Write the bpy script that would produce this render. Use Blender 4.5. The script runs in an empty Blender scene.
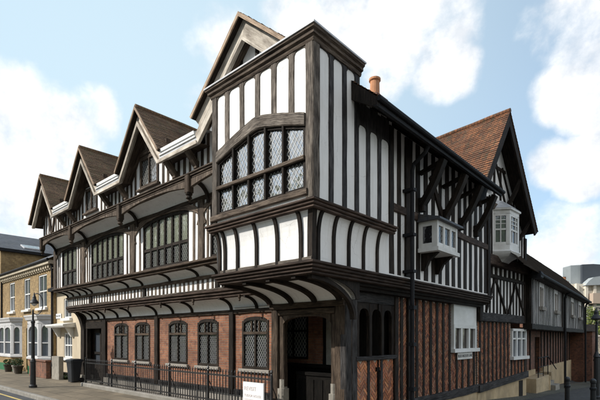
import bpy, math, random
from mathutils import Vector
random.seed(7)
R = math.radians
SC = bpy.context.scene
COL = SC.collection
rnd = random.uniform

# ------------------------------------------------------------------ materials
def new_mat(name):
    m = bpy.data.materials.new(name); m.use_nodes = True
    nt = m.node_tree; nt.nodes.clear()
    out = nt.nodes.new('ShaderNodeOutputMaterial')
    b = nt.nodes.new('ShaderNodeBsdfPrincipled')
    nt.links.new(b.outputs[0], out.inputs[0])
    return m, nt, b, out
def N(nt, t, **kw):
    n = nt.nodes.new(t)
    for k, v in kw.items():
        if k in n.inputs: n.inputs[k].default_value = v
        else: setattr(n, k, v)
    return n
def ramp(nt, fac, stops):
    r = nt.nodes.new('ShaderNodeValToRGB')
    e = r.color_ramp.elements
    while len(e) < len(stops): e.new(0.5)
    for i, (p, c) in enumerate(stops):
        e[i].position = p; e[i].color = (*c, 1) if len(c) == 3 else c
    nt.links.new(fac, r.inputs[0]); return r
def mapping(nt, scale, coord='UV'):
    tc = nt.nodes.new('ShaderNodeTexCoord'); mp = nt.nodes.new('ShaderNodeMapping')
    mp.inputs['Scale'].default_value = scale
    nt.links.new(tc.outputs[coord], mp.inputs[0]); return mp
def noise(nt, vec, scale, detail=6, rough=.6):
    n = nt.nodes.new('ShaderNodeTexNoise')
    n.inputs['Scale'].default_value = scale; n.inputs['Detail'].default_value = detail
    n.inputs['Roughness'].default_value = rough
    nt.links.new(vec, n.inputs['Vector']); return n
def bump(nt, b, h, strength, dist=.01):
    bp = nt.nodes.new('ShaderNodeBump'); bp.inputs['Strength'].default_value = strength
    bp.inputs['Distance'].default_value = dist
    nt.links.new(h, bp.inputs['Height']); nt.links.new(bp.outputs[0], b.inputs['Normal']); return bp
def mixc(nt, fac, a, b, mode='MIX'):
    m = nt.nodes.new('ShaderNodeMix'); m.data_type = 'RGBA'; m.blend_type = mode
    if isinstance(fac, (int, float)): m.inputs[0].default_value = fac
    else: nt.links.new(fac, m.inputs[0])
    for s, i in ((a, 6), (b, 7)):
        if isinstance(s, tuple): m.inputs[i].default_value = (*s, 1)
        else: nt.links.new(s, m.inputs[i])
    return m.outputs[2]

def mottled(name, c1, c2, scale=3, rough=.8, bstr=.2, stretch=(1, 1, 1), dirt=None, bscale=None, coord='UV', metal=0):
    m, nt, b, o = new_mat(name)
    mp = mapping(nt, stretch, coord)
    n = noise(nt, mp.outputs[0], scale)
    r = ramp(nt, n.outputs[0], [(.3, c1), (.7, c2)])
    c = r.outputs[0]
    if dirt:
        n2 = noise(nt, mapping(nt, (1, .35, 1), coord).outputs[0], 1.3, 8, .7)
        f = ramp(nt, n2.outputs[0], [(.42, (0, 0, 0)), (.75, (1, 1, 1))])
        c = mixc(nt, f.outputs[0], c, dirt)
    nt.links.new(c, b.inputs['Base Color'])
    b.inputs['Roughness'].default_value = rough; b.inputs['Metallic'].default_value = metal
    if bstr:
        n3 = noise(nt, mp.outputs[0], bscale or scale * 4, 4)
        bump(nt, b, n3.outputs[0], bstr)
    return m

def wood(name, dark, light, rough=.75, bs=.6):
    # grain runs along V
    m, nt, b, o = new_mat(name)
    g = noise(nt, mapping(nt, (22, 1.5, 1)).outputs[0], 2.2, 8, .65)
    big = noise(nt, mapping(nt, (2.5, 1, 1)).outputs[0], 1.8, 6, .65)
    mid = tuple((a + c) / 2 for a, c in zip(dark, light))
    r = ramp(nt, g.outputs[0], [(.36, dark), (.5, mid), (.66, light)])
    r2 = ramp(nt, big.outputs[0], [(.34, (.45, .42, .40)), (.66, (1.2, 1.2, 1.2))])
    c = mixc(nt, 1.0, r.outputs[0], r2.outputs[0], 'MULTIPLY')
    cr = noise(nt, mapping(nt, (22, .5, 1)).outputs[0], 1.5, 2)
    f = ramp(nt, cr.outputs[0], [(.60, (0, 0, 0)), (.66, (1, 1, 1))])
    c = mixc(nt, f.outputs[0], c, tuple(x * .35 for x in dark))
    at_ = nt.nodes.new('ShaderNodeAttribute'); at_.attribute_name = 'tone'
    c = mixc(nt, 1.0, c, mixc(nt, 1.0, at_.outputs[0], (2.0, 2.0, 2.0), 'MULTIPLY'), 'MULTIPLY')
    nt.links.new(c, b.inputs['Base Color']); b.inputs['Roughness'].default_value = rough
    b.inputs['Specular IOR Level'].default_value = .18
    bump(nt, b, g.outputs[0], bs, .012)
    return m

def bricks(name, c1, c2, mortar, bw=.22, bh=.075, ms=.01, tint=None, bs=.6, rough=.85, off=.5):
    m, nt, b, o = new_mat(name)
    mp = mapping(nt, (1, 1, 1))
    nz = noise(nt, mp.outputs[0], 9, 3)
    wob = mixc(nt, .012, mp.outputs[0], nz.outputs[1], 'LINEAR_LIGHT')
    t = nt.nodes.new('ShaderNodeTexBrick'); t.offset = off
    t.inputs['Scale'].default_value = 1; t.inputs['Brick Width'].default_value = bw
    t.inputs['Row Height'].default_value = bh; t.inputs['Mortar Size'].default_value = ms
    t.inputs['Mortar Smooth'].default_value = .3; t.inputs['Bias'].default_value = 0
    nt.links.new(wob, t.inputs['Vector'])
    t.inputs['Color1'].default_value = (*c1, 1); t.inputs['Color2'].default_value = (*c2, 1)
    t.inputs['Mortar'].default_value = (*mortar, 1)
    big = noise(nt, mp.outputs[0], .9, 6, .7)
    r2 = ramp(nt, big.outputs[0], [(.3, (.5, .48, .46)), (.7, (1.2, 1.2, 1.2))])
    c = mixc(nt, 1.0, t.outputs['Color'], r2.outputs[0], 'MULTIPLY')
    if tint:
        n2 = noise(nt, mp.outputs[0], 5.5, 4)
        f = ramp(nt, n2.outputs[0], [(.5, (0, 0, 0)), (.68, (1, 1, 1))])
        c = mixc(nt, f.outputs[0], c, tint)
    nt.links.new(c, b.inputs['Base Color']); b.inputs['Roughness'].default_value = rough
    inv = N(nt, 'ShaderNodeMath', operation='SUBTRACT'); inv.inputs[0].default_value = 1
    nt.links.new(t.outputs['Fac'], inv.inputs[1])
    bump(nt, b, inv.outputs[0], bs, .012)
    return m

def glass(name, dark, sky, fac, wav=.12, rough=.04, tilt=.10):
    m, nt, b, o = new_mat(name)
    b.inputs['Base Color'].default_value = (*dark, 1); b.inputs['Roughness'].default_value = .15
    g = nt.nodes.new('ShaderNodeBsdfGlossy'); g.inputs['Roughness'].default_value = rough
    mp = mapping(nt, (1, 1, 1))
    v = nt.nodes.new('ShaderNodeTexVoronoi'); v.inputs['Scale'].default_value = 9
    nt.links.new(mp.outputs[0], v.inputs['Vector'])
    r = ramp(nt, v.outputs['Color'], [(.1, tuple(x * .72 for x in sky)), (.9, sky)])
    nt.links.new(r.outputs[0], g.inputs['Color'])
    n = noise(nt, mp.outputs[0], 5, 2)
    bp = bump(nt, b, n.outputs[0], wav, .05)
    vm = nt.nodes.new('ShaderNodeVectorMath'); vm.operation = 'SUBTRACT'; vm.inputs[1].default_value = (.5, .5, .5); nt.links.new(v.outputs['Color'], vm.inputs[0])
    vs = nt.nodes.new('ShaderNodeVectorMath'); vs.operation = 'SCALE'; vs.inputs['Scale'].default_value = tilt; nt.links.new(vm.outputs[0], vs.inputs[0])
    va = nt.nodes.new('ShaderNodeVectorMath'); va.operation = 'ADD'; nt.links.new(bp.outputs[0], va.inputs[0]); nt.links.new(vs.outputs[0], va.inputs[1]); bp = va
    nt.links.new(bp.outputs[0], g.inputs['Normal'])
    mx = nt.nodes.new('ShaderNodeMixShader'); mx.inputs[0].default_value = fac
    nt.links.new(b.outputs[0], mx.inputs[1]); nt.links.new(g.outputs[0], mx.inputs[2])
    nt.links.new(mx.outputs[0], o.inputs[0]); return m

def attr_mat(name, rough=.85):
    m, nt, b, o = new_mat(name)
    a = nt.nodes.new('ShaderNodeAttribute'); a.attribute_name = 'tone'
    n = noise(nt, mapping(nt, (1, 1, 1)).outputs[0], 14, 4)
    r = ramp(nt, n.outputs[0], [(.3, (.7, .7, .7)), (.7, (1.15, 1.15, 1.15))])
    nt.links.new(mixc(nt, 1.0, a.outputs[0], r.outputs[0], 'MULTIPLY'), b.inputs['Base Color'])
    b.inputs['Roughness'].default_value = rough
    bump(nt, b, n.outputs[0], .3)
    return m

M = {}
def plaster(name, base, dirt, amt):
    m, nt, b, o = new_mat(name)
    uv = mapping(nt, (1, 1, 1)).outputs[0]
    n = noise(nt, uv, 2.2, 8, .65); r = ramp(nt, n.outputs[0], [(.3, tuple(q * .93 for q in base)), (.7, base)])
    st = noise(nt, mapping(nt, (7, .55, 1)).outputs[0], 1.6, 7, .7)          # rain streaks
    f = ramp(nt, st.outputs[0], [(.50, (0, 0, 0)), (.78, (amt, amt, amt))])
    c = mixc(nt, f.outputs[0], r.outputs[0], dirt)
    pt = noise(nt, uv, .9, 5, .6); f2 = ramp(nt, pt.outputs[0], [(.55, (0, 0, 0)), (.72, (amt * .6,) * 3)])
    c = mixc(nt, f2.outputs[0], c, dirt)
    cr = nt.nodes.new('ShaderNodeTexVoronoi'); cr.feature = 'DISTANCE_TO_EDGE'; cr.inputs['Scale'].default_value = 1.1
    wob = mixc(nt, .12, uv, n.outputs[1], 'LINEAR_LIGHT'); nt.links.new(wob, cr.inputs['Vector'])
    f3 = ramp(nt, cr.outputs['Distance'], [(.0, (.55, .55, .55)), (.006, (0, 0, 0))])
    gate = ramp(nt, pt.outputs[0], [(.48, (0, 0, 0)), (.56, (1, 1, 1))])
    c = mixc(nt, mixc(nt, 1.0, f3.outputs[0], gate.outputs[0], 'MULTIPLY'), c, tuple(q * .55 for q in dirt))
    nt.links.new(c, b.inputs['Base Color']); b.inputs['Roughness'].default_value = .9
    h = noise(nt, uv, 5, 5, .6); bump(nt, b, h.outputs[0], .35, .02)
    return m
M['plaster'] = plaster('plaster', (.83, .82, .80), (.56, .53, .48), .55)
M['plaster_shade'] = plaster('plaster_shaded', (.70, .68, .65), (.42, .39, .35), .7)  # dimmer copy of the plaster, shade put into its base colour
M['timber_grey'] = wood('timber_grey', (.040, .031, .025), (.25, .215, .18))
M['timber_brown'] = wood('timber_brown', (.028, .019, .013), (.12, .088, .064))
M['timber_mid'] = wood('timber_mid', (.042, .030, .022), (.20, .155, .118))
M['timber_black'] = wood('timber_black', (.007, .005, .004), (.040, .030, .023))
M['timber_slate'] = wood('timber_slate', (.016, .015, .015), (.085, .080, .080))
M['timber_umber'] = wood('timber_umber', (.03, .02, .015), (.10, .07, .055))
M['barge_paint'] = wood('barge_paint', (.44, .39, .32), (.60, .55, .48), .7, .3)
M['verge_tan'] = wood('verge_tan', (.22, .15, .10), (.46, .36, .27), .8, .4)
M['lead'] = mottled('lead_sheet', (.42, .43, .45), (.62, .63, .65), 3, .55, .2, dirt=(.3, .3, .3))
M['gutter'] = mottled('gutter_iron', (.010, .010, .011), (.022, .022, .025), 4, .7, .1)
M['gutter'].node_tree.nodes['Principled BSDF'].inputs['Specular IOR Level'].default_value = .2
M['brick_red'] = bricks('brick_red', (.31, .125, .062), (.20, .075, .04), (.23, .165, .12), .22, .07, .009, tint=(.11, .05, .035))
M['herring'] = attr_mat('brick_nogging')
M['mortar'] = mottled('lime_mortar', (.46, .39, .31), (.60, .52, .43), 12, .95, .4)
M['tile_brown'] = bricks('tile_brown', (.24, .15, .085), (.15, .092, .054), (.04, .028, .018), .17, .095, .006, tint=(.13, .11, .055), bs=.6)
M['tile_orange'] = bricks('tile_orange', (.30, .125, .055), (.13, .062, .036), (.045, .026, .018), .17, .115, .008, tint=(.075, .062, .038), bs=1)
M['tile_dark'] = bricks('tile_dark', (.10, .065, .045), (.06, .04, .03), (.02, .015, .012), .17, .10, .007, tint=(.05, .042, .03), bs=1)
M['slate'] = bricks('slate', (.075, .078, .09), (.05, .052, .062), (.02, .02, .024), .28, .2, .006, tint=(.085, .08, .075), bs=.5, rough=.6)
M['glass_bay'] = glass('glass_bay', (.12, .12, .115), (.72, .72, .70), .58, .14)
M['glass_green_reflect'] = glass('glass_green_reflect', (.26, .28, .20), (.75, .78, .66), .45, .10)  # pale green reflection of the upper lights painted into the base colour
M['glass_low'] = glass('glass_low', (.05, .05, .05), (.55, .57, .55), .22, .12)
M['glass_dark'] = glass('glass_dark', (.018, .018, .02), (.5, .52, .55), .22, .15)
M['glass_sash'] = glass('glass_sash', (.07, .08, .095), (.6, .65, .72), .22, .05, tilt=.0)
M['glass_warm'] = glass('glass_warm', (.03, .02, .014), (.5, .5, .5), .07, .05)
M['came_pale'] = mottled('came_pale', (.38, .38, .37), (.52, .52, .50), 6, .5, 0)
M['came_grey'] = mottled('came_grey', (.17, .17, .165), (.30, .30, .29), 6, .5, 0)
M['white_paint'] = mottled('white_paint', (.70, .70, .69), (.79, .79, .77), 4, .5, .08, dirt=(.55, .54, .5))
M['cream_paint'] = mottled('cream_paint', (.72, .71, .68), (.80, .79, .76), 4, .55, .08, dirt=(.48, .46, .41))
M['stone'] = mottled('stone', (.22, .20, .17), (.36, .33, .28), 5, .9, .5, dirt=(.13, .12, .10))
M['sill_stone'] = mottled('sill_stone', (.20, .18, .155), (.30, .275, .24), 6, .9, .4)
M['cream_render'] = mottled('cream_render', (.48, .36, .21), (.58, .45, .28), 3, .9, .3, dirt=(.22, .17, .11))
M['cream_wall'] = mottled('cream_wall', (.50, .42, .30), (.58, .49, .36), 1.5, .9, .15, dirt=(.38, .31, .22))
M['iron'] = mottled('iron_black', (.010, .010, .011), (.022, .022, .024), 8, .42, .15)
M['yellow_brick'] = bricks('yellow_brick', (.42, .28, .12), (.29, .19, .08), (.32, .25, .15), .22, .075, .01, tint=(.20, .13, .06))
M['bath_stone'] = mottled('bath_stone', (.42, .36, .26), (.55, .48, .36), 5, .9, .3, dirt=(.26, .22, .16))
M['green_paint'] = mottled('green_paint', (.02, .12, .055), (.035, .16, .075), 4, .5, .1)
M['grey_paint'] = mottled('grey_paint', (.52, .51, .50), (.62, .61, .60), 4, .55, .1, dirt=(.42, .42, .44))
M['asphalt'] = mottled('asphalt', (.035, .036, .038), (.065, .066, .07), 1.2, .9, .5, bscale=60)
M['yellow_line'] = mottled('yellow_line', (.50, .36, .10), (.62, .48, .18), 6, .8, .2, dirt=(.25, .2, .1))
M['plastic'] = mottled('bin_plastic', (.018, .02, .024), (.03, .033, .04), 3, .45, .1)
M['terracotta'] = mottled('terracotta', (.50, .22, .10), (.62, .30, .15), 6, .85, .2, dirt=(.30, .15, .09))
M['sign_white'] = mottled('sign_white', (.74, .74, .73), (.80, .80, .79), 4, .45, 0)
M['sign_red'] = mottled('sign_red', (.42, .03, .04), (.50, .05, .06), 4, .45, 0)
M['sign_black'] = mottled('sign_black', (.02, .02, .02), (.03, .03, .03), 4, .5, 0)
M['sign_grey'] = mottled('sign_grey', (.40, .33, .33), (.48, .40, .40), 4, .5, 0)
M['concrete_pale'] = mottled('concrete_pale', (.60, .54, .45), (.70, .64, .54), .3, .9, .1, coord='Object')
M['concrete_rust'] = mottled('concrete_rust', (.40, .31, .24), (.48, .38, .30), .3, .9, .1, coord='Object')
M['metal_clad'] = mottled('metal_clad', (.30, .33, .34), (.37, .40, .41), .4, .6, .05, coord='Object')
M['metal_dark'] = mottled('metal_dark', (.045, .055, .068), (.06, .07, .085), .4, .6, .05, coord='Object')
M['bark'] = wood('bark', (.03, .022, .015), (.11, .085, .06))
M['soil'] = mottled('soil', (.03, .022, .016), (.06, .045, .03), 8, .95, .5)
M['rubble'] = bricks('rubble_stone', (.30, .26, .20), (.17, .145, .11), (.14, .12, .095), .34, .17, .025, tint=(.10, .09, .07), bs=1)
M['brick_dark'] = bricks('brick_dark', (.30, .115, .06), (.18, .072, .042), (.13, .10, .08), .22, .07, .01, tint=(.06, .04, .03))
M['porch_shade_wood'] = wood('porch_shade_wood', (.003, .0025, .002), (.012, .010, .008), .95)  # near-black wood that holds the porch's shade in its colour
M['curtain'] = mottled('curtain', (.22, .22, .22), (.34, .34, .34), 3, .9, 0, stretch=(8, .3, 1))

def leaf_mat(name, a, b_):
    m, nt, b, o = new_mat(name)
    at = nt.nodes.new('ShaderNodeAttribute'); at.attribute_name = 'tone'
    nt.links.new(at.outputs[0], b.inputs['Base Color']); b.inputs['Roughness'].default_value = .6
    tr = nt.nodes.new('ShaderNodeBsdfTranslucent'); nt.links.new(at.outputs[0], tr.inputs[0])
    mx = nt.nodes.new('ShaderNodeMixShader'); mx.inputs[0].default_value = .3
    nt.links.new(b.outputs[0], mx.inputs[1]); nt.links.new(tr.outputs[0], mx.inputs[2])
    nt.links.new(mx.outputs[0], o.inputs[0]); return m
M['leaf'] = leaf_mat('leaf', None, None)

def paving_mat():
    m, nt, b, o = new_mat('paving')
    mp = mapping(nt, (1, 1, 1))
    t = nt.nodes.new('ShaderNodeTexBrick'); t.inputs['Scale'].default_value = 1
    t.inputs['Brick Width'].default_value = .9; t.inputs['Row Height'].default_value = .6; t.inputs['Mortar Size'].default_value = .012
    t.inputs['Color1'].default_value = (.205, .172, .128, 1); t.inputs['Color2'].default_value = (.15, .127, .095, 1)
    t.inputs['Mortar'].default_value = (.06, .05, .035, 1)
    nt.links.new(mp.outputs[0], t.inputs['Vector'])
    n = noise(nt, mp.outputs[0], .8, 8, .7)
    r = ramp(nt, n.outputs[0], [(.3, (.50, .48, .44)), (.72, (1.25, 1.2, 1.1))])
    n2 = noise(nt, mp.outputs[0], 2.7, 8, .75)
    f = ramp(nt, n2.outputs[0], [(.52, (0, 0, 0)), (.70, (1, 1, 1))])
    c = mixc(nt, 1.0, t.outputs['Color'], r.outputs[0], 'MULTIPLY')
    c = mixc(nt, f.outputs[0], c, (.10, .085, .06))
    nt.links.new(c, b.inputs['Base Color']); b.inputs['Roughness'].default_value = .9
    n3 = noise(nt, mp.outputs[0], 30, 4); bump(nt, b, n3.outputs[0], .35)
    return m
M['paving'] = paving_mat()
M['lane_paving'] = bricks('lane_paving', (.085, .08, .074), (.055, .052, .05), (.03, .028, .025), .22, .12, .012, tint=(.11, .10, .085), bs=.7)
M['cobble'] = bricks('cobble', (.17, .155, .13), (.10, .095, .08), (.04, .045, .025), .3, .16, .02, tint=(.07, .08, .035), bs=1)
M['kerb'] = mottled('kerb_granite', (.20, .185, .16), (.30, .28, .25), 4, .85, .4, dirt=(.12, .11, .09))

# ------------------------------------------------------------------ mesh builder
def frame_front(y0=0): return lambda u, v, w: (u, y0 - w, v)
def frame_side(x0=0): return lambda u, v, w: (x0 + w, u, v)
IDENT = lambda x, y, z: (x, y, z)

class MB:
    def __init__(s, T=IDENT): s.v = []; s.f = []; s.uv = []; s.tone = []; s.T = T; s.mi = []; s.cur = 0
    def face(s, pts, uvs=None, tone=None, raw=False):
        P = [Vector(p) if raw else Vector(s.T(*p)) for p in pts]
        if uvs is None:
            n = Vector((0, 0, 0))
            for i in range(len(P)): n += P[i].cross(P[(i + 1) % len(P)])
            n = n.normalized() if n.length > 1e-12 else Vector((0, 0, 1))
            if abs(n.z) > .97: uvs = [(p.x, p.y) for p in P]
            else:
                t = Vector((0, 0, 1)).cross(n).normalized(); b = n.cross(t)
                uvs = [(p.dot(t), p.dot(b)) for p in P]
        i = len(s.v); s.v += P; s.f.append(list(range(i, i + len(P)))); s.uv += list(uvs); s.mi.append(s.cur)
        s.tone += [tone or (.5, .5, .5)] * len(P)
    def loft(s, rings, caps=True, closed=True):
        n = len(rings[0]); ou, ov = rnd(0, 40), rnd(0, 40); tn = (rnd(.32, .68),) * 3
        W = [[Vector(s.T(*p)) for p in r] for r in rings]
        cen = [sum(r, Vector()) / n for r in W]
        vv = [0]
        for i in range(1, len(W)): vv.append(vv[-1] + (cen[i] - cen[i - 1]).length)
        uu = [0]
        for j in range(n): uu.append(uu[-1] + (W[0][(j + 1) % n] - W[0][j]).length)
        m = n if closed else n - 1
        for i in range(len(W) - 1):
            for j in range(m):
                k = (j + 1) % n
                s.face([W[i][j], W[i][k], W[i + 1][k], W[i + 1][j]],
                       [(ou + uu[j], ov + vv[i]), (ou + uu[j + 1], ov + vv[i]), (ou + uu[j + 1], ov + vv[i + 1]), (ou + uu[j], ov + vv[i + 1])], tn, raw=True)
        if caps:
            s.face(list(reversed(W[0])), None, tn, raw=True); s.face(W[-1], None, tn, raw=True)
    def box(s, u0, u1, v0, v1, w0, w1, jit=0, ch=0, seg=.45):
        # longest axis carries the grain; chamfered + hewn wobble when asked
        a = [(u0, u1), (v0, v1), (w0, w1)]
        L = [abs(b - c) for b, c in a]; ax = L.index(max(L))
        o = [i for i in range(3) if i != ax]
        n = max(1, int(L[ax] / seg)) if jit else 1
        (p0, p1), (q0, q1) = a[o[0]], a[o[1]]
        if ch:
            c = min(ch, abs(p1 - p0) * .3, abs(q1 - q0) * .3)
            base = [(p0 + c, q0), (p1 - c, q0), (p1, q0 + c), (p1, q1 - c), (p1 - c, q1), (p0 + c, q1), (p0, q1 - c), (p0, q0 + c)]
        else: base = [(p0, q0), (p1, q0), (p1, q1), (p0, q1)]
        rings = []
        for i in range(n + 1):
            t = a[ax][0] + (a[ax][1] - a[ax][0]) * i / n
            jp, jq = (rnd(-jit, jit), rnd(-jit, jit) * .5) if jit else (0, 0)
            sc = 1 + (rnd(-jit, jit) * .8 / max(.03, abs(p1 - p0)) if jit else 0)
            pc = (p0 + p1) / 2; r = []
            for p, q in base:
                c3 = [0, 0, 0]; c3[ax] = t; c3[o[0]] = pc + (p - pc) * sc + jp; c3[o[1]] = q + jq
                r.append(tuple(c3))
            rings.append(r)
        s.loft(rings)
    def bar(s, p0, p1, hw, hd, up=(0, 0, 1), ch=0, bow=None, n=1):
        # square-section member between two local points; bow = offset at the middle
        a, b = Vector(p0), Vector(p1); d = (b - a).normalized(); u = Vector(up)
        if abs(d.dot(u)) > .95: u = Vector((1, 0, 0)) if abs(d.x) < .9 else Vector((0, 1, 0))
        x = d.cross(u).normalized(); y = x.cross(d)
        rings = []
        if bow: n = max(n, 8)
        for i in range(n + 1):
            t = i / n; c = a.lerp(b, t)
            if bow: c = c + Vector(bow) * math.sin(math.pi * t)
            q = [(-hw, -hd), (hw, -hd), (hw, hd), (-hw, hd)]
            rings.append([tuple(c + x * e + y * f) for e, f in q])
        s.loft(rings)
    def tube(s, pts, r, n=8):
        P = [Vector(p) for p in pts]; rings = []
        rr = r if isinstance(r, (list, tuple)) else [r] * len(P)
        for i, p in enumerate(P):
            d = (P[min(i + 1, len(P) - 1)] - P[max(i - 1, 0)]).normalized()
            u = Vector((0, 0, 1)) if abs(d.z) < .9 else Vector((1, 0, 0))
            x = d.cross(u).normalized(); y = x.cross(d)
            rings.append([tuple(p + (x * math.cos(a) + y * math.sin(a)) * rr[i]) for a in [2 * math.pi * k / n for k in range(n)]])
        s.loft(rings)
    def lathe(s, c, prof, n=16):
        # prof: (radius, z) from bottom to top
        s.loft([[(c[0] + r * math.cos(2 * math.pi * k / n), c[1] + r * math.sin(2 * math.pi * k / n), c[2] + z) for k in range(n)] for r, z in prof])
    def prism(s, poly, w0, w1):
        # poly in (u,v), extruded along w
        n = len(poly)
        s.face([(u, v, w1) for u, v in poly]); s.face([(u, v, w0) for u, v in reversed(poly)])
        for i in range(n):
            (a, b), (c, d) = poly[i], poly[(i + 1) % n]
            s.face([(a, b, w0), (c, d, w0), (c, d, w1), (a, b, w1)])
    def prism_u(s, poly, u0, u1):
        # poly in (w,v), extruded along u
        n = len(poly)
        s.face([(u0, v, w) for w, v in poly]); s.face([(u1, v, w) for w, v in reversed(poly)])
        for i in range(n):
            (a, b), (c, d) = poly[i], poly[(i + 1) % n]
            s.face([(u0, b, a), (u1, b, a), (u1, d, c), (u0, d, c)])
    def build(s, name, mat, parent=None, smooth=False, loc=None):
        me = bpy.data.meshes.new(name)
        off = Vector(loc) if loc else Vector()
        me.from_pydata([tuple(p - off) for p in s.v], [], s.f)
        uvl = me.uv_layers.new(name='UVMap')
        flat = [c for uv in s.uv for c in uv]; uvl.data.foreach_set('uv', flat)
        ca = me.color_attributes.new('tone', 'FLOAT_COLOR', 'CORNER')
        ca.data.foreach_set('color', [c for t in s.tone for c in (*t, 1)])
        for mm in (mat if isinstance(mat, list) else [mat]): me.materials.append(M[mm] if isinstance(mm, str) else mm)
        me.polygons.foreach_set('material_index', s.mi)
        if smooth: me.polygons.foreach_set('use_smooth', [True] * len(me.polygons))
        me.update()
        o = bpy.data.objects.new(name, me); COL.objects.link(o)
        if loc: o.location = loc
        if parent: o.parent = parent
        return o

def tag(o, label=None, cat=None, group=None, kind=None):
    if label: o['label'] = label
    if cat: o['category'] = cat
    if group: o['group'] = group
    if kind: o['kind'] = kind
    return o
def thing(name, label, cat, loc=(0, 0, 0), rz=0, group=None):
    e = bpy.data.objects.new(name, None); COL.objects.link(e)
    e.location = loc; e.rotation_euler = (0, 0, rz); e.empty_display_size = .2
    return tag(e, label, cat, group)
def copy_tree(o, parent=None):
    c = o.copy(); COL.objects.link(c); c.parent = parent
    for ch in list(o.children): copy_tree(ch, c)
    return c
def text_part(txt, size, mat, parent, loc, rot, align='CENTER', name='lettering', bold=0):
    cu = bpy.data.curves.new('lettering', 'FONT'); cu.body = txt; cu.size = size; cu.align_x = align; cu.align_y = 'CENTER'
    cu.extrude = .001; cu.offset = bold
    t = bpy.data.objects.new('tmp', cu); COL.objects.link(t)
    dg = bpy.context.evaluated_depsgraph_get(); me = bpy.data.meshes.new_from_object(t.evaluated_get(dg))
    bpy.data.objects.remove(t); me.materials.clear(); me.materials.append(M[mat])
    o = bpy.data.objects.new(name, me); COL.objects.link(o); o.location = loc; o.rotation_euler = rot; o.parent = parent
    return o

# ------------------------------------------------------------------ 2D helpers
def clip_line(poly, p, d):
    # convex poly (ccw); returns t-range of the line p + t d inside it
    t0, t1 = -1e9, 1e9
    n = len(poly)
    for i in range(n):
        a, b = poly[i], poly[(i + 1) % n]
        ex, ey = b[0] - a[0], b[1] - a[1]
        den = ex * d[1] - ey * d[0]
        num = ex * (p[1] - a[1]) - ey * (p[0] - a[0])
        if abs(den) < 1e-9:
            if num < 0: return None
            continue
        t = -num / den
        if den > 0: t0 = max(t0, t)
        else: t1 = min(t1, t)
    return (t0, t1) if t1 - t0 > 1e-4 else None
def top_poly(u0, u1, v0, fn, n=8):
    p = [(u0, v0), (u1, v0)]
    for i in range(n + 1):
        u = u1 + (u0 - u1) * i / n; p.append((u, max(v0 + .01, fn(u))))
    return p
def arch(uc, half, vs, rise, p=2.4):
    return lambda u: vs + rise * max(0, 1 - abs((u - uc) / half) ** p) ** (1 / p)

def lattice(mb, poly, w, sp=.115, slope=1.45, wd=.016):
    us = [q[0] for q in poly]; vs = [q[1] for q in poly]
    L = math.hypot(1, slope)
    span = (max(us) - min(us)) + (max(vs) - min(vs)) / slope
    for sg in (1, -1):
        k = int(span / sp) + 2
        for i in range(-k, k):
            p = ((min(us) + max(us)) / 2 + i * sp, (min(vs) + max(vs)) / 2)
            d = (sg / L, slope / L)
            r = clip_line(poly, p, d)
            if not r: continue
            a = (p[0] + d[0] * r[0], p[1] + d[1] * r[0]); b = (p[0] + d[0] * r[1], p[1] + d[1] * r[1])
            nx, ny = -d[1] * wd / 2, d[0] * wd / 2
            ww = w + (.0015 if sg > 0 else 0)
            mb.face([(a[0] + nx, a[1] + ny, ww), (a[0] - nx, a[1] - ny, ww), (b[0] - nx, b[1] - ny, ww), (b[0] + nx, b[1] + ny, ww)])

def window(T, parent, u0, u1, v0, fn, lights, transoms, w, fmat, gmat, cmat, fw=.07, mull=.05, depth=.09, name='window', lat=.115, lwd=.016, frame_out=.0, sill=None, leaded=True, slope=1.45):
    """leaded window in facade coordinates: frame + mullions, glass, lead cames"""
    if not callable(fn): c = fn; fn = lambda u: c
    fr = MB(T); gl = MB(T); la = MB(T)
    wf = w + frame_out
    # outer frame
    fr.box(u0, u0 + fw, v0, fn(u0 + fw * .5) + .02, w - depth, wf); fr.box(u1 - fw, u1, v0, fn(u1 - fw * .5) + .02, w - depth, wf)
    fr.box(u0 + fw, u1 - fw, v0, v0 + fw, w - depth, wf - .004)
    n = 14
    pts = [(u0 + fw + (u1 - u0 - 2 * fw) * i / n) for i in range(n + 1)]
    for a, b in zip(pts, pts[1:]):
        fr.prism([(a, fn(a) - fw), (b, fn(b) - fw), (b, fn(b) + .02), (a, fn(a) + .02)], w - depth, wf - .003)
    iu0, iu1, iv0 = u0 + fw, u1 - fw, v0 + fw
    step = (iu1 - iu0) / lights
    for i in range(1, lights):
        u = iu0 + step * i
        fr.box(u - mull / 2, u + mull / 2, iv0, min(fn(u - mull / 2), fn(u + mull / 2)) - fw, w - depth + .01, wf - .006)
    for tv in transoms:
        fr.box(iu0, iu1, tv - mull * .5, tv + mull * .5, w - depth + .012, wf - .009)
    rows = [iv0] + list(transoms) + [None]
    for i in range(lights):
        a, b = iu0 + step * i, iu0 + step * (i + 1)
        for j in range(len(rows) - 1):
            lo, hi = rows[j], rows[j + 1]
            if hi is None: poly = top_poly(a, b, lo, lambda u: fn(u) - fw * .9)
            else: poly = [(a, lo), (b, lo), (b, hi), (a, hi)]
            t1, t2 = rnd(-.006, .006), rnd(-.006, .006)
            cu, cv = (a + b) / 2, lo
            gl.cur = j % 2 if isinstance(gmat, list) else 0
            gl.face([(p, q, w - .055 + (p - cu) * t1 + (q - cv) * t2) for p, q in poly])
            if leaded: lattice(la, poly, w - .045, lat, slope, lwd)
    f = fr.build(name, fmat, parent)
    gl.build('pane', gmat, f)
    if leaded: la.build('lead_lattice', cmat, f)
    if sill:
        sm, out, h = sill
        s = MB(T); s.box(u0 - .08, u1 + .08, v0 - h, v0, w - .12, w + out, .004, .012); s.build('sill', sm, f)
    return f

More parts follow.
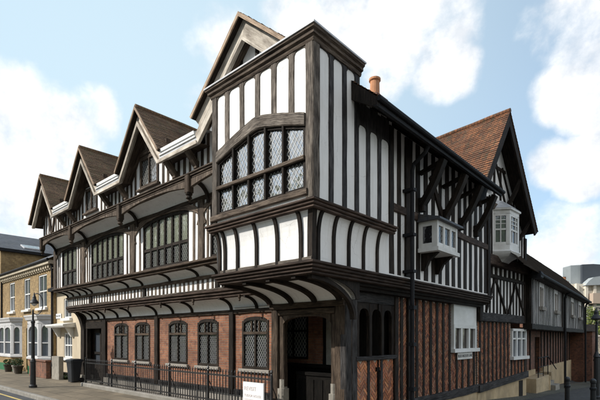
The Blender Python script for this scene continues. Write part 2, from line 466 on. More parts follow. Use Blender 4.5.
def wall_holes(mb, u0, u1, v0, v1, holes, w, reveal=.12):
    """front skin with rectangular openings and their reveals"""
    us = sorted({u0, u1, *[h[0] for h in holes], *[h[1] for h in holes]})
    for a, b in zip(us, us[1:]):
        col = [h for h in holes if h[0] <= a + 1e-6 and h[1] >= b - 1e-6]
        v = v0
        for h in sorted(col, key=lambda h: h[2]):
            if h[2] > v: mb.face([(a, v, w), (b, v, w), (b, h[2], w), (a, h[2], w)])
            v = h[3]
        if v < v1: mb.face([(a, v, w), (b, v, w), (b, v1, w), (a, v1, w)])
    for h in holes:
        a, b, c, d = h[:4]; r = w - reveal
        mb.face([(a, c, r), (a, c, w), (a, d, w), (a, d, r)]); mb.face([(b, c, w), (b, c, r), (b, d, r), (b, d, w)])
        mb.face([(a, d, w), (b, d, w), (b, d, r), (a, d, r)]); mb.face([(a, c, r), (b, c, r), (b, c, w), (a, c, w)])

def cove_pts(w0, v0, w1, v1, n=10, straight=0):
    p = [(w0, v0)]
    vs = v0 + (v1 - v0) * straight
    for i in range(n + 1):
        a = math.pi / 2 * i / n
        q = (w1 - (w1 - w0) * math.cos(a), vs + (v1 - vs) * math.sin(a))
        if i or straight: p.append(q)
    return p
def cove(mb, u0, u1, P):
    for (a, b), (c, d) in zip(P, P[1:]): mb.face([(u0, b, a), (u1, b, a), (u1, d, c), (u0, d, c)])
def rib(mb, u, P, wd=.09, th=.07):
    # curved bracket following a cove profile, standing proud of it
    rings = []
    for i, (w, v) in enumerate(P):
        a, b = P[max(i - 1, 0)], P[min(i + 1, len(P) - 1)]
        dx, dy = b[0] - a[0], b[1] - a[1]; L = math.hypot(dx, dy); nx, ny = dy / L, -dx / L
        rings.append([(u - wd / 2, v - ny * .02, w - nx * .02), (u - wd / 2, v + ny * th, w + nx * th), (u + wd / 2, v + ny * th, w + nx * th), (u + wd / 2, v - ny * .02, w - nx * .02)])
    mb.loft(rings)

def sweep_plan(mb, path, prof, ends=True, wob=0):
    """moulding: profile (offset, z) swept along a plan polyline whose outside is to the right"""
    nrm = []
    for a, b in zip(path, path[1:]):
        d = Vector((b[0] - a[0], b[1] - a[1])).normalized(); nrm.append(Vector((d.y, -d.x)))
    rings = []
    for i, p in enumerate(path):
        if i == 0: n = nrm[0]
        elif i == len(path) - 1: n = nrm[-1]
        else: n = (nrm[i - 1] + nrm[i]) / (1 + nrm[i - 1].dot(nrm[i]))
        z = rnd(-wob, wob)
        rings.append([(p[0] + n.x * o, p[1] + n.y * o, h + z) for o, h in prof])
    old = mb.T; mb.T = IDENT; mb.loft(rings, caps=ends); mb.T = old
def subdiv(path, step):
    out = [path[0]]
    for a, b in zip(path, path[1:]):
        L = math.dist(a, b); n = max(1, int(L / step))
        out += [(a[0] + (b[0] - a[0]) * i / n, a[1] + (b[1] - a[1]) * i / n) for i in range(1, n + 1)]
    return out
def moulded(v0, v1, w0, w1, steps=3):
    # stepped cornice profile, closed, oversailing towards the top
    p = [(w0 - .06, v0)]
    for i in range(steps):
        a = w0 + (w1 - w0) * (i + 1) / steps; b0 = v0 + (v1 - v0) * i / steps; b1 = v0 + (v1 - v0) * (i + 1) / steps
        lo = a - (w1 - w0) / steps * .55
        p += [(lo, b0 + .0), (a, b0 + (b1 - b0) * .25), (a, b1 - (b1 - b0) * .18), (a - .018, b1 - .001)]
    p += [(w0 - .06, v1)]
    return p
def offset_path(path, d):
    # offset below/right of a left-to-right polyline in (u,v)
    out = []
    nr = []
    for a, b in zip(path, path[1:]):
        L = math.dist(a, b); nr.append(((b[1] - a[1]) / L, -(b[0] - a[0]) / L))
    for i, p in enumerate(path):
        if i == 0: n = nr[0]
        elif i == len(path) - 1: n = nr[-1]
        else:
            x, y = nr[i - 1][0] + nr[i][0], nr[i - 1][1] + nr[i][1]; k = 1 + nr[i - 1][0] * nr[i][0] + nr[i - 1][1] * nr[i][1]
            n = (x / k, y / k)
        out.append((p[0] + n[0] * d, p[1] + n[1] * d))
    return out
def band(mb, A, B, i, w0, w1):
    # solid between two offset polylines on segment i, from w0 to w1
    mb.loft([[(A[i][0], A[i][1], w0), (A[i][0], A[i][1], w1), (B[i][0], B[i][1], w1), (B[i][0], B[i][1], w0)],
             [(A[i + 1][0], A[i + 1][1], w0), (A[i + 1][0], A[i + 1][1], w1), (B[i + 1][0], B[i + 1][1], w1), (B[i + 1][0], B[i + 1][1], w0)]])
def tiled_slope(mb, e0, e1, r0, r1, course=.11, lift=.022, sag=0):
    """overlapping tile courses from eave e0-e1 up to ridge r0-r1"""
    e0, e1, r0, r1 = map(Vector, (e0, e1, r0, r1))
    n = (e1 - e0).cross(r0 - e0).normalized()
    if n.z < 0: n = -n
    L = (r0 - e0).length; k = max(1, int(L / course))
    for i in range(k):
        a, b = i / k, (i + 1) / k
        A0, A1 = e0.lerp(r0, a), e1.lerp(r1, a); B0, B1 = e0.lerp(r0, b), e1.lerp(r1, b)
        m = max(1, int((A1 - A0).length / .5))
        js = [rnd(-.006, .006) for _ in range(m + 1)]
        for j in range(m):
            p, q = j / m, (j + 1) / m
            d = -n * 0
            sg_ = lambda x, f: Vector((0, 0, -sag * math.sin(math.pi * x) * f))
            P = [A0.lerp(A1, p) + n * (lift + js[j]) + sg_(p, a), A0.lerp(A1, q) + n * (lift + js[j + 1]) + sg_(q, a), B0.lerp(B1, q) + sg_(q, b), B0.lerp(B1, p) + sg_(p, b)]
            mb.face([tuple(x) for x in P], raw=True)
            mb.face([tuple(A0.lerp(A1, p) - n * .01 + sg_(p, a)), tuple(A0.lerp(A1, q) - n * .01 + sg_(q, a)), tuple(P[1]), tuple(P[0])], raw=True)

# ------------------------------------------------------------------ camera, world, sun
cam = bpy.data.cameras.new('camera'); co = bpy.data.objects.new('camera', cam); COL.objects.link(co)
cam.sensor_width = 36; cam.lens = 36 * 439 / 600; cam.shift_y = 138 / 600; cam.clip_end = 3000; cam.clip_start = .05
CAM = Vector((5.8, -7.9, 1.9)); co.location = CAM
co.rotation_euler = Vector((-.671, .7416, 0)).to_track_quat('-Z', 'Y').to_euler()
SC.camera = co
def pixdir(px, py):
    r = (px - 300) / 439; q = (338 - py) / 439
    return Vector((-.671 + .7416 * r, .7416 + .671 * r, q)).normalized()

EL = R(37); AZ = Vector((-.52, -.855)).normalized()
SUN = Vector((AZ.x * math.cos(EL), AZ.y * math.cos(EL), math.sin(EL)))
sl = bpy.data.lights.new('sun', 'SUN'); sl.energy = 5.0; sl.angle = R(.5); sl.color = (1, .955, .88)
so = bpy.data.objects.new('sun', sl); COL.objects.link(so); so.rotation_euler = (-SUN).to_track_quat('-Z', 'Y').to_euler(); so.location = (-20, -30, 40)

wd = bpy.data.worlds.new('World'); SC.world = wd; wd.use_nodes = True
nt = wd.node_tree; nt.nodes.clear()
wo = nt.nodes.new('ShaderNodeOutputWorld'); bg = nt.nodes.new('ShaderNodeBackground'); nt.links.new(bg.outputs[0], wo.inputs[0])
sky = nt.nodes.new('ShaderNodeTexSky'); sky.sky_type = 'NISHITA'; sky.sun_disc = False
sky.sun_elevation = EL; sky.sun_rotation = math.atan2(SUN.x, SUN.y); sky.air_density = 1.0; sky.dust_density = .6; sky.ozone_density = 1.5
tc = nt.nodes.new('ShaderNodeTexCoord')
nA = noise(nt, tc.outputs['Generated'], 5.5, 9, .58); nA.inputs['Distortion'].default_value = .25
nB = noise(nt, tc.outputs['Generated'], 14, 9, .62)
BLOBS = [(10, 125, 8, 12, 1), (55, 128, 4, 9, 1), (20, 165, 9, 15, 1), (92, 112, 2, 6, .8), (60, 200, 6, 13, .9), (0, 215, 5, 12, .9),
         (225, 38, 1, 7, .70), (205, 48, 1, 5, .55), (198, 100, 1, 4, .6), (300, 10, 3, 9, .72), (350, 20, 5, 9, .85), (400, 25, 5, 10, 1), (440, 20, 5, 9, 1), (445, 62, 3, 7, .95), (385, 75, 1, 5, .75), (470, 55, 1, 4, .5),
         (580, 45, 3, 8, .85), (560, 92, 3, 6, 1), (592, 100, 4, 7, 1), (600, 10, 5, 9, .85), (535, 25, 1, 5, .45), (552, 163, 2, 5, .9), (585, 165, 3, 6.5, 1), (538, 168, 1, 4, .6),
         (560, 235, 2, 7, .65), (590, 245, 3, 8, .85), (560, 270, 5, 10, 1), (600, 265, 5, 9, .95)]
acc = None
for px, py, r0, r1, wgt in BLOBS:
    d = nt.nodes.new('ShaderNodeVectorMath'); d.operation = 'DOT_PRODUCT'; d.inputs[1].default_value = pixdir(px, py)
    nt.links.new(tc.outputs['Generated'], d.inputs[0])
    mr = nt.nodes.new('ShaderNodeMapRange'); mr.interpolation_type = 'SMOOTHSTEP'
    mr.inputs['From Min'].default_value = math.cos(R(r1 * .80)); mr.inputs['From Max'].default_value = math.cos(R(r0 * .25))
    mr.inputs['To Min'].default_value = 0; mr.inputs['To Max'].default_value = wgt
    nt.links.new(d.outputs['Value'], mr.inputs['Value'])
    if acc is None: acc = mr.outputs[0]
    else:
        mx = nt.nodes.new('ShaderNodeMath'); mx.operation = 'MAXIMUM'
        nt.links.new(acc, mx.inputs[0]); nt.links.new(mr.outputs[0], mx.inputs[1]); acc = mx.outputs[0]
# loose cloud over the half of the sky behind the camera (seen only in the window glass)
d = nt.nodes.new('ShaderNodeVectorMath'); d.operation = 'DOT_PRODUCT'; d.inputs[1].default_value = (-.3, -.95, .1)
nt.links.new(tc.outputs['Generated'], d.inputs[0])
mr = nt.nodes.new('ShaderNodeMapRange'); mr.inputs['From Min'].default_value = 0; mr.inputs['From Max'].default_value = .6; mr.inputs['To Max'].default_value = .62
nt.links.new(d.outputs['Value'], mr.inputs['Value'])
mx = nt.nodes.new('ShaderNodeMath'); mx.operation = 'MAXIMUM'; nt.links.new(acc, mx.inputs[0]); nt.links.new(mr.outputs[0], mx.inputs[1]); acc = mx.outputs[0]
d = nt.nodes.new('ShaderNodeVectorMath'); d.operation = 'DOT_PRODUCT'; d.inputs[1].default_value = Vector((.93, -.15, .35)).normalized()  # unseen bright cloud added to the lane side to lift and whiten the fill
nt.links.new(tc.outputs['Generated'], d.inputs[0])
mr = nt.nodes.new('ShaderNodeMapRange'); mr.inputs['From Min'].default_value = .45; mr.inputs['From Max'].default_value = .8; mr.inputs['To Max'].default_value = .95
nt.links.new(d.outputs['Value'], mr.inputs['Value'])
mx = nt.nodes.new('ShaderNodeMath'); mx.operation = 'MAXIMUM'; nt.links.new(acc, mx.inputs[0]); nt.links.new(mr.outputs[0], mx.inputs[1]); acc = mx.outputs[0]
def math_node(op, a, b):
    m = nt.nodes.new('ShaderNodeMath'); m.operation = op
    for i, s in enumerate((a, b)):
        if isinstance(s, (int, float)): m.inputs[i].default_value = s
        else: nt.links.new(s, m.inputs[i])
    return m.outputs[0]
nz = math_node('ADD', math_node('MULTIPLY', math_node('SUBTRACT', nA.outputs[0], .5), 2.1), math_node('MULTIPLY', math_node('SUBTRACT', nB.outputs[0], .5), .35))
val = math_node('ADD', acc, nz)
cm = nt.nodes.new('ShaderNodeMapRange'); cm.interpolation_type = 'SMOOTHSTEP'; cm.inputs['From Min'].default_value = .36; cm.inputs['From Max'].default_value = .96
nt.links.new(val, cm.inputs['Value'])
skyc = mixc(nt, 1.0, sky.outputs[0], (.135, .142, .142), 'MULTIPLY')
# haze: paler towards the left (sun side)
hz = nt.nodes.new('ShaderNodeVectorMath'); hz.operation = 'DOT_PRODUCT'; hz.inputs[1].default_value = pixdir(120, 120)
nt.links.new(tc.outputs['Generated'], hz.inputs[0])
hm = nt.nodes.new('ShaderNodeMapRange'); hm.inputs['From Min'].default_value = .55; hm.inputs['From Max'].default_value = 1; hm.inputs['To Min'].default_value = .26; hm.inputs['To Max'].default_value = .88
nt.links.new(hz.outputs['Value'], hm.inputs['Value'])
skyc = mixc(nt, hm.outputs[0], skyc, (.54, .685, .765))
shade = ramp(nt, nB.outputs[0], [(.36, (.64, .67, .71)), (.62, (.90, .895, .89))])
skyc = mixc(nt, cm.outputs[0], skyc, shade.outputs[0])
sep = nt.nodes.new('ShaderNodeSeparateXYZ'); nt.links.new(tc.outputs['Generated'], sep.inputs[0])
nT = noise(nt, tc.outputs['Generated'], 4.5, 9, .72)
edge = math_node('SUBTRACT', math_node('ADD', math_node('MULTIPLY', math_node('SUBTRACT', nT.outputs[0], .5), .55), .27), sep.outputs[2])
back = math_node('MULTIPLY', math_node('ADD', sep.outputs[1], .12), -4.0)
tm = nt.nodes.new('ShaderNodeMapRange'); tm.inputs['From Min'].default_value = 0; tm.inputs['From Max'].default_value = .02
nt.links.new(math_node('MINIMUM', edge, back), tm.inputs['Value'])
nG = noise(nt, tc.outputs['Generated'], 26, 6, .7)
tcol = ramp(nt, nG.outputs[0], [(.35, (.03, .045, .022)), (.65, (.20, .24, .12))])
skyc = mixc(nt, tm.outputs[0], skyc, tcol.outputs[0])
nt.links.new(skyc, bg.inputs[0]); bg.inputs[1].default_value = 1.36
SC.view_settings.view_transform = 'Standard'; SC.view_settings.look = 'None'; SC.view_settings.exposure = 0
SC.cycles.max_bounces = 6

# ================================================================== THE CORNER TIMBER-FRAMED HOUSE
H = thing('timber_framed_house', 'large timber framed corner house with a row of gables and big oriel bay', 'house')
F = frame_front(0); S = frame_side(0)
STUDS = []          # (apparent size, builder, material)
def stud(T, u0, u1, v0, v1, w0, w1, mat, jit=.006, ch=.012):
    mb = MB(T); mb.box(u0, u1, v0, v1, w0, w1, jit, ch)
    c = Vector(T((u0 + u1) / 2, (v0 + v1) / 2, w1)); dist = (c - CAM).length
    STUDS.append(((u1 - u0) * (v1 - v0) / dist ** 2, mb, mat))
def part(name, mat, mb, parent=H, **kw): return mb.build(name, mat, parent, **kw)
def timber(T, name, mat, *box, jit=.008, ch=.015, parent=H):
    mb = MB(T); mb.box(*box, jit, ch); return part(name, mat, mb, parent)

XL, XB = -14.75, -2.35
# ---- ground storey, street front (plane w = -0.1)
W0 = -.1
gwins = [(-11.38, -10.24), (-9.72, -8.63), (-7.39, -6.29), (-5.72, -4.68), (-3.60, -2.54)]
holes = [(a, b, 1.05, 2.46) for a, b in gwins]
mb = MB(F); wall_holes(mb, -12.2, -2.3, .46, 2.66, holes, W0 - .0, .14); part('brick_wall', 'brick_red', mb)
for a, b in gwins:
    fn = arch((a + b) / 2, (b - a) / 2 + .02, 2.20, .26, 2.6)
    # timber spandrel fills the square head above the arch
    sp = MB(F); n = 12
    us = [a + (b - a) * i / n for i in range(n + 1)]
    for p, q in zip(us, us[1:]): sp.prism([(p, fn(p) + .015), (q, fn(q) + .015), (q, 2.475), (p, 2.475)], W0 - .1, W0 + .002)
    f = window(F, H, a, b, 1.05, fn, 2, [], W0 + .02, 'timber_black', 'glass_dark', 'came_grey', fw=.075, mull=.06, lat=.088, lwd=.0095, sill=('sill_stone', .07, .09))
    part('window_head', 'brick_red', sp, f)
    tr = MB(F); tr.box(a + .05, b - .05, 2.0, 2.07, W0 - .07, W0 + .03); part('transom', 'timber_brown', tr, f)
    for k in (1 / 3, 2 / 3):
        mu = MB(F); u = a + .07 + (b - a - .14) * k; mu.box(u - .02, u + .02, 2.06, 2.36, W0 - .06, W0 + .012); part('mullion', 'timber_brown', mu, f)
mb = MB(F); mb.box(-12.2, -2.3, .0, .30, W0 - .2, W0 + .10, 0, 0); part('plinth', 'sill_stone', mb)
timber(F, 'sill_beam', 'timber_slate', -12.2, -2.3, .30, .46, W0 - .15, W0 + .06)
timber(F, 'wall_plate', 'timber_brown', XL + .3, -2.3, 2.58, 2.70, W0 - .1, W0 + .05)
for a, b, z in ((-12.32, -12.05, .0), (-8.22, -8.0, .3), (-4.12, -3.92, .3)):
    timber(F, 'post', 'timber_black', a, b, z, 2.66, W0 - .1, W0 + .08)
# corner post with its big curved jetty bracket, and the door beside it
timber(F, 'corner_post', 'timber_black', -14.42, -14.05, .25, 3.05, W0 - .25, W0 + .12)
mb = MB(F); mb.box(-14.50, -13.98, 0, .28, W0 - .3, W0 + .2, 0, .02); part('post_base', 'stone', mb)
mb = MB(F)
P = cove_pts(W0 + .1, 1.75, .42, 3.02, 10, .1)
mb.prism_u([(W0, 1.75)] + P + [(W0, 3.02)], -14.36, -14.10); part('jetty_bracket', 'timber_black', mb)
mb = MB(F); Pl = cove_pts(W0, 2.0, .5, 3.02, 8, .1)
mb.loft([[(-14.42 - w, v, W0 - .08), (-14.42 - w, v, W0 + .1), (-14.42 - w + .1, v - .12, W0 + .1), (-14.42 - w + .1, v - .12, W0 - .08)] for w, v in Pl]); part('jetty_bracket', 'timber_black', mb)
# entrance door in a deep frame
dr = MB(F); dr.box(-14.05, -13.88, 0.06, 2.4, W0 - .1, W0 + .05); dr.box(-12.48, -12.32, .06, 2.4, W0 - .1, W0 + .05); dr.box(-14.05, -12.32, 2.3, 2.58, W0 - .1, W0 + .06)
dr.box(-13.88, -13.78, .06, 2.3, W0 - .3, W0 - .22); dr.box(-12.6, -12.48, .06, 2.3, W0 - .3, W0 - .22); dr.box(-13.78, -12.6, .06, .75, W0 - .3, W0 - .21); dr.box(-13.78, -12.6, 1.2, 1.3, W0 - .3, W0 - .2)
dr.box(-13.22, -13.12, .75, 2.3, W0 - .3, W0 - .21); dr.box(-13.78, -12.6, 2.12, 2.3, W0 - .3, W0 - .21)
door = part('door', 'timber_black', dr)
mb = MB(F)
for a, b in ((-13.78, -13.22), (-13.12, -12.6)):
    for c, e in ((.75, 1.2), (1.3, 2.12)): mb.face([(a, c, W0 - .26), (b, c, W0 - .26), (b, e, W0 - .26), (a, e, W0 - .26)])
part('door_glass', 'glass_sash', mb, door)
mb = MB(F); mb.box(-12.78, -12.74, 1.0, 1.25, W0 - .2, W0 - .15); part('handle', 'lead', mb, door)
mb = MB(F); mb.box(-14.05, -12.3, 0, .06, W0 - .35, W0 + .2); part('door_step', 'stone', mb)

# ---- first jetty: lower cove, cornice, short-stud band, upper cove, window cornice
mb = MB(F); P1 = cove_pts(W0 + .03, 2.70, .40, 3.02); cove(mb, XL + .1, XB, P1); part('jetty_cove', 'plaster', mb)
for u in (-14.0, -13.35, -12.72, -12.18, -11.0, -9.96, -8.1, -7.05, -5.95, -4.02, -2.95):
    r = MB(F); rib(r, u, P1, .075, .055); part('cove_rib', 'timber_black', r)
for u in (-11.05, -9.2, -7.0, -5.2, -3.1):
    r = MB(); c = F(u, 0, .43); r.lathe((c[0], c[1], 2.86), [(.004, 0), (.03, .03), (.022, .07), (.04, .1), (.035, .18)], 8); part('pendant', 'timber_brown', r)
def cornice(u0, u1, prof, mat, name='cornice'):
    mb = MB(); sweep_plan(mb, subdiv([(u0, 0), (u1, 0)], .8), prof, wob=.006); return part(name, mat, mb)
cornice(XL, XB, moulded(3.0, 3.24, .36, .52, 3), 'timber_umber')
mb = MB(F); mb.face([(XL + .05, 3.2, .437), (XB, 3.2, .437), (XB, 3.6, .437), (XL + .05, 3.6, .437)]); part('plaster_band', 'plaster', mb)
u = XL + .12
while u < XB - .05:
    wdt = rnd(.085, .12); big = any(abs(u - q) < .13 for q in (-12.18, -8.1, -4.02))
    if big: stud(F, u - .02, u + .14, 3.2, 3.6, .36, .50, 'timber_black')
    else: stud(F, u, u + wdt, 3.22, 3.58, .36, .452, 'timber_mid', .004, .008)
    u += .235
timber(F, 'rail', 'timber_brown', XL, XB, 3.57, 3.67, .34, .50)
timber(F, 'rail', 'timber_grey', XL, XB, 3.235, 3.285, .40, .50)
mb = MB(F); P2 = cove_pts(.45, 3.67, .86, 3.88); cove(mb, XL, XB, P2); part('jetty_cove', 'plaster', mb)
for u in (-14.6, -14.0, -13.3, -12.6, -12.1, -10.6, -9.1, -8.1, -6.4, -4.9, -4.02, -2.9):
    r = MB(F); rib(r, u, P2, .075, .05); part('cove_rib', 'timber_black', r)
cornice(XL - .25, XB, moulded(3.86, 4.02, .84, .98, 2), 'timber_brown', 'window_cornice')

# ---- first floor (plane w = .85)
W1 = .85; XF = -15.0
fw_ = [(-14.22, -12.67, 3), (-11.30, -8.67, 6), (-7.36, -4.80, 6), (-3.80, -2.2, 4)]
posts = [-14.95, -11.95, -7.97, -4.18]
archs = [(-13.42, 1.55, 5.02, .60), (-9.96, 2.02, 4.95, .66), (-6.05, 1.95, 4.95, .66), (-2.6, 1.62, 4.95, .66)]
holes = [(a, b, 4.02, 5.62) for a, b, n in fw_]
mb = MB(F); wall_holes(mb, XF, XB, 4.0, 5.74, holes, W1 - .008, .15); part('plaster_wall', 'plaster', mb)
for (a, b, n), (uc, hf, vs, rise) in zip(fw_, archs):
    fa = arch(uc, hf, vs, rise, 2.2)
    fn = lambda u, fa=fa: min(5.60, fa(u) - .02)
    f = window(F, H, a, b, 4.04, fn, n, [4.66], W1 - .0, 'timber_black', ['glass_low', 'glass_green_reflect'], 'came_grey', fw=.07, mull=.085, depth=.13, lat=.09, lwd=.009, sill=('timber_brown', .08, .06))
    # arched brace spanning from post to post over the window
    br = MB(F); n_ = 26; rings = []
    for i in range(n_ + 1):
        u = uc - hf + 2 * hf * i / n_
        if u > XB + .3: break
        v = fa(u); th = .16
        e = .01; du = 1; dv = (fa(min(u + .02, uc + hf)) - fa(max(u - .02, uc - hf))) / .04; L = math.hypot(du, dv)
        nx, ny = -dv / L, du / L
        rings.append([(u, v, W1 - .07), (u, v, W1 + .035), (u + nx * th, min(5.66, v + ny * th), W1 + .035), (u + nx * th, min(5.66, v + ny * th), W1 - .07)])
    br.loft(rings); part('arched_brace', 'timber_mid', br)
    sp = MB(F)      # plaster spandrel between brace and wall plate, above the window opening
    us = [a + (b - a) * i / 12 for i in range(13)]
    for p, q in zip(us, us[1:]): sp.face([(p, fa(p), W1 - .004), (q, fa(q), W1 - .004), (q, 5.68, W1 - .004), (p, 5.68, W1 - .004)])
    part('spandrel', 'timber_mid', sp)
for u in posts: timber(F, 'post', 'timber_mid', u - .13, u + .13, 4.0, 5.68, W1 - .1, W1 + .05)
def front_studs(T, u0, u1, v0, v1f, w0, w1, gap, wd_, mat, skip=()):
    u = u0
    while u + wd_ < u1:
        if not any(a - .02 < u + wd_ and u < b + .02 for a, b in skip):
            stud(T, u, u + wd_ + rnd(-.01, .015), v0, v1f(u + wd_ / 2) if callable(v1f) else v1f, w0, w1, mat)
        u += gap
skip = [(a, b) for a, b, n in fw_] + [(u - .13, u + .13) for u in posts]
front_studs(F, XF + .3, XB, 4.02, 5.64, W1 - .1, W1 + .012, .215, .10, 'timber_mid', skip)
timber(F, 'wall_plate', 'timber_brown', XF, XB, 5.63, 5.74, W1 - .1, W1 + .06)

# ---- second jetty
mb = MB(F); P3 = cove_pts(W1 + .03, 5.74, 1.33, 5.98); cove(mb, XF - .05, XB, P3); part('jetty_cove', 'plaster', mb)
for u in (-14.9, -11.76, -7.79, -3.97):
    r = MB(F); P = cove_pts(W1 + .03, 5.5, 1.3, 5.96); rib(r, u + .16, P, .09, .05); part('cove_rib', 'timber_black', r)
    r = MB(F); r.box(u - .09, u + .09, 5.66, 6.1, 1.30, 1.48, 0, .02)
    r.T = IDENT; c = F(u, 0, 1.39); r.lathe((c[0], c[1], 5.42), [(.004, 0), (.04, .03), (.03, .06), (.085, .1), (.06, .16), (.09, .2), (.085, .30)], 10); part('pendant_post', 'timber_brown', r)
cornice(-15.12, XB, moulded(5.97, 6.17, 1.32, 1.46, 4), 'timber_mid')
for a, b in ((-14.9, -11.76), (-11.76, -7.79), (-7.79, -3.97), (-3.97, -2.3)):
    mb = MB(F); n = 16; mid = (a + b) / 2 if b > -15 else a; hf = (b - a) / 2
    if a == -3.97: mid, hf = -2.0, 1.97
    for i in range(n):
        p, q = a + (b - a) * i / n, a + (b - a) * (i + 1) / n
        f_ = lambda x: 5.955 - .17 * min(1, (abs(x - mid) / hf)) ** 2.2
        mb.prism([(p, f_(p)), (q, f_(q)), (q, 6.0), (p, 6.0)], 1.33, 1.41)
    part('arched_fascia', 'timber_mid', mb)

# ---- second floor and its gables (plane w = 1.3)
W2 = 1.30
AP = [-14.0, -10.06, -6.09]; HALF = 1.24; VZ, AZ_ = 6.93, 8.49
zig = [(-15.32, 6.83)]
for i, a in enumerate(AP):
    if i: zig.append((a - HALF - .02, VZ))
    zig += [(a, AZ_), (a + HALF, VZ)]
zig[0] = (-14.0 - HALF * 1.12, AZ_ - (AZ_ - VZ) * 1.12)
G4 = (-1.76, 9.12, .914); W4 = 1.45
zig += [(-3.30, VZ), (-2.45, VZ + .78)]
def top2(u):
    for (a, b), (c, d) in zip(zig, zig[1:]):
        if a <= u <= c: return b + (d - b) * (u - a) / max(1e-6, c - a) - .22
    return VZ - .2
def gable_wall(mb, u0, u1, v0, w, holes=()):
    us = sorted({u0, u1, *[p[0] for p in zig if u0 < p[0] < u1], *[h[0] for h in holes], *[h[1] for h in holes]})
    for a, b in zip(us, us[1:]):
        lo = v0
        for h in holes:
            if h[0] <= a + 1e-6 and h[1] >= b - 1e-6:
                mb.face([(a, v0, w), (b, v0, w), (b, h[2], w), (a, h[2], w)]); lo = h[3]
        mb.face([(a, lo, w), (b, lo, w), (b, top2(b) + .1, w), (a, top2(a) + .1, w)])
sw = [(-10.62, -9.68, 6.40, 7.24), (-6.67, -5.62, 6.36, 7.28)]
mb = MB(F); gable_wall(mb, -15.1, -3.4, 6.15, W2 - .006, sw)
mb.face([(-3.4, 6.15, W2 - .006), (XB, 6.15, W2 - .006), (XB, 7.6, W2 - .006), (-3.4, 7.0, W2 - .006)]); part('plaster_wall', 'plaster', mb)
for a, b, c, d_ in sw:
    f = window(F, H, a, b, c, d_, 2, [], W2 + .03, 'timber_brown', 'glass_bay', 'came_grey', fw=.085, mull=.05, depth=.1, lat=.095, lwd=.009, sill=('timber_mid', .07, .07))
skip = [(a - .03, b + .03) for a, b, c, d_ in sw]
u = -14.98
while u < XB - .1:
    wd_ = rnd(.10, .135)
    hit = [s for s in sw if s[0] - .04 < u + wd_ and u < s[1] + .04]
    if not hit: stud(F, u, u + wd_, 6.17, max(6.5, min(top2(u), top2(u + wd_)) if u < -3.5 else 7.2), W2 - .1, W2 + .012, 'timber_brown')
    else:
        s_ = hit[0]
        if s_[0] < u and u + wd_ < s_[1]: stud(F, u, u + wd_, s_[3] + .12, min(top2(u), top2(u + wd_)), W2 - .1, W2 + .012, 'timber_brown')
    u += .265
for a in AP:
    timber(F, 'collar_beam', 'timber_brown', a - .95, a + .95, 7.32, 7.47, W2 - .1, W2 + .05)
    for sg in (-1, 1):
        r = MB(F); r.bar((a + sg * .10, 7.47, W2 + .01), (a + sg * .42, 7.85, W2 + .01), .055, .04, (0, 0, 1)); part('gable_strut', 'timber_brown', r)
r = MB(F); r.bar((-14.5, 7.32, W2 + .02), (-14.05, 6.25, W2 + .02), .06, .03, (0, 0, 1)); part('gable_strut', 'timber_brown', r)
r = MB(F); r.bar((-13.5, 7.32, W2 + .02), (-13.95, 6.25, W2 + .02), .06, .03, (0, 0, 1)); part('gable_strut', 'timber_brown', r)
for u in (-12.55, -11.62, -8.72, -7.5, -4.72, -3.72):
    r = MB(F); r.bar((u, 6.32, W2 + .03), (u, 6.72, W2 + .36), .065, .075, (1, 0, 0), bow=(0, -.05, -.03)); r.box(u - .07, u + .07, 6.24, 6.42, W2 - .02, W2 + .09, 0, .015); part('eaves_bracket', 'timber_mid', r)
# verge, barge board, lower moulding, soffit: one set per gable, one per valley
WB = 1.65
o0, o1, o2, o3, o4 = [offset_path(zig, d_) for d_ in (-.02, .055, .075, .235, .30)]
idx = {p[0]: j for j, p in enumerate(zig)}
for k, a in enumerate(AP):
    j = idx[a]
    for nm, ids in (('barge_board', [j - 1, j]), ('valley_fascia', [j + 1]), ('barge_return', [j + 2] if k == 2 else [99])):
        if ids[0] + 1 >= len(zig): continue
        face_, verge, low, sof, vs_ = MB(F), MB(F), MB(F), MB(F), MB(F)
        for q in ids:
            band(face_, o1, o4, q, WB - .05, WB - (0 if nm == 'barge_board' else -.03)); band(low, o3, offset_path(zig, .325), q, WB + .002, WB + .07)
            if nm == 'barge_board': band(verge, o0, offset_path(zig, .045), q, WB + .12, WB + .15); band(vs_, offset_path(zig, -.015), offset_path(zig, .05), q, WB - .1, WB + .12)
            elif nm == 'valley_fascia': band(verge, offset_path(zig, -.03), o1, q, WB - .1, WB + .06); band(verge, offset_path(zig, .10), offset_path(zig, .14), q, WB + .03, WB + .06)
            A_, B_ = o4, offset_path(zig, .29)
            sof.face([(A_[q][0], A_[q][1] + .05, W2 - .06), (A_[q + 1][0], A_[q + 1][1] + .05, W2 - .06), (A_[q + 1][0], A_[q + 1][1] + .02, WB), (A_[q][0], A_[q][1] + .02, WB)])
        p = part(nm, 'lead' if nm == 'valley_fascia' else 'barge_paint', face_)
        if verge.v: part('verge', 'verge_tan' if nm == 'barge_board' else 'white_paint', verge, p); part('lower_moulding', 'barge_paint', low, p); part('soffit', 'timber_brown', sof, p)
        if nm == 'barge_board': part('verge_soffit', 'timber_black', vs_, p)  # underside near black: the shadow below the verge put into its colour
for k, a in enumerate(AP):
    for sg in (-1, 1):
        mb = MB(); hw_ = HALF * (1.12 if k == 0 and sg < 0 else 1); ez = AZ_ - (AZ_ - VZ) * hw_ / HALF
        e0, e1 = (a + sg * hw_, -WB - .13, ez + .02), (a + sg * hw_, 1.2, ez + .02)
        tiled_slope(mb, e0, e1, (a, -WB - .13, AZ_ + .03), (a, 1.2, AZ_ + .03), .095, .012); part('tiled_gable_roof', 'tile_brown', mb)
    mb = MB(); mb.tube([(a, -WB - .12, AZ_ + .04), (a, -.2, AZ_ + .055), (a, 1.2, AZ_ + .04)], .055, 8); part('ridge_tiles', 'tile_brown', mb)
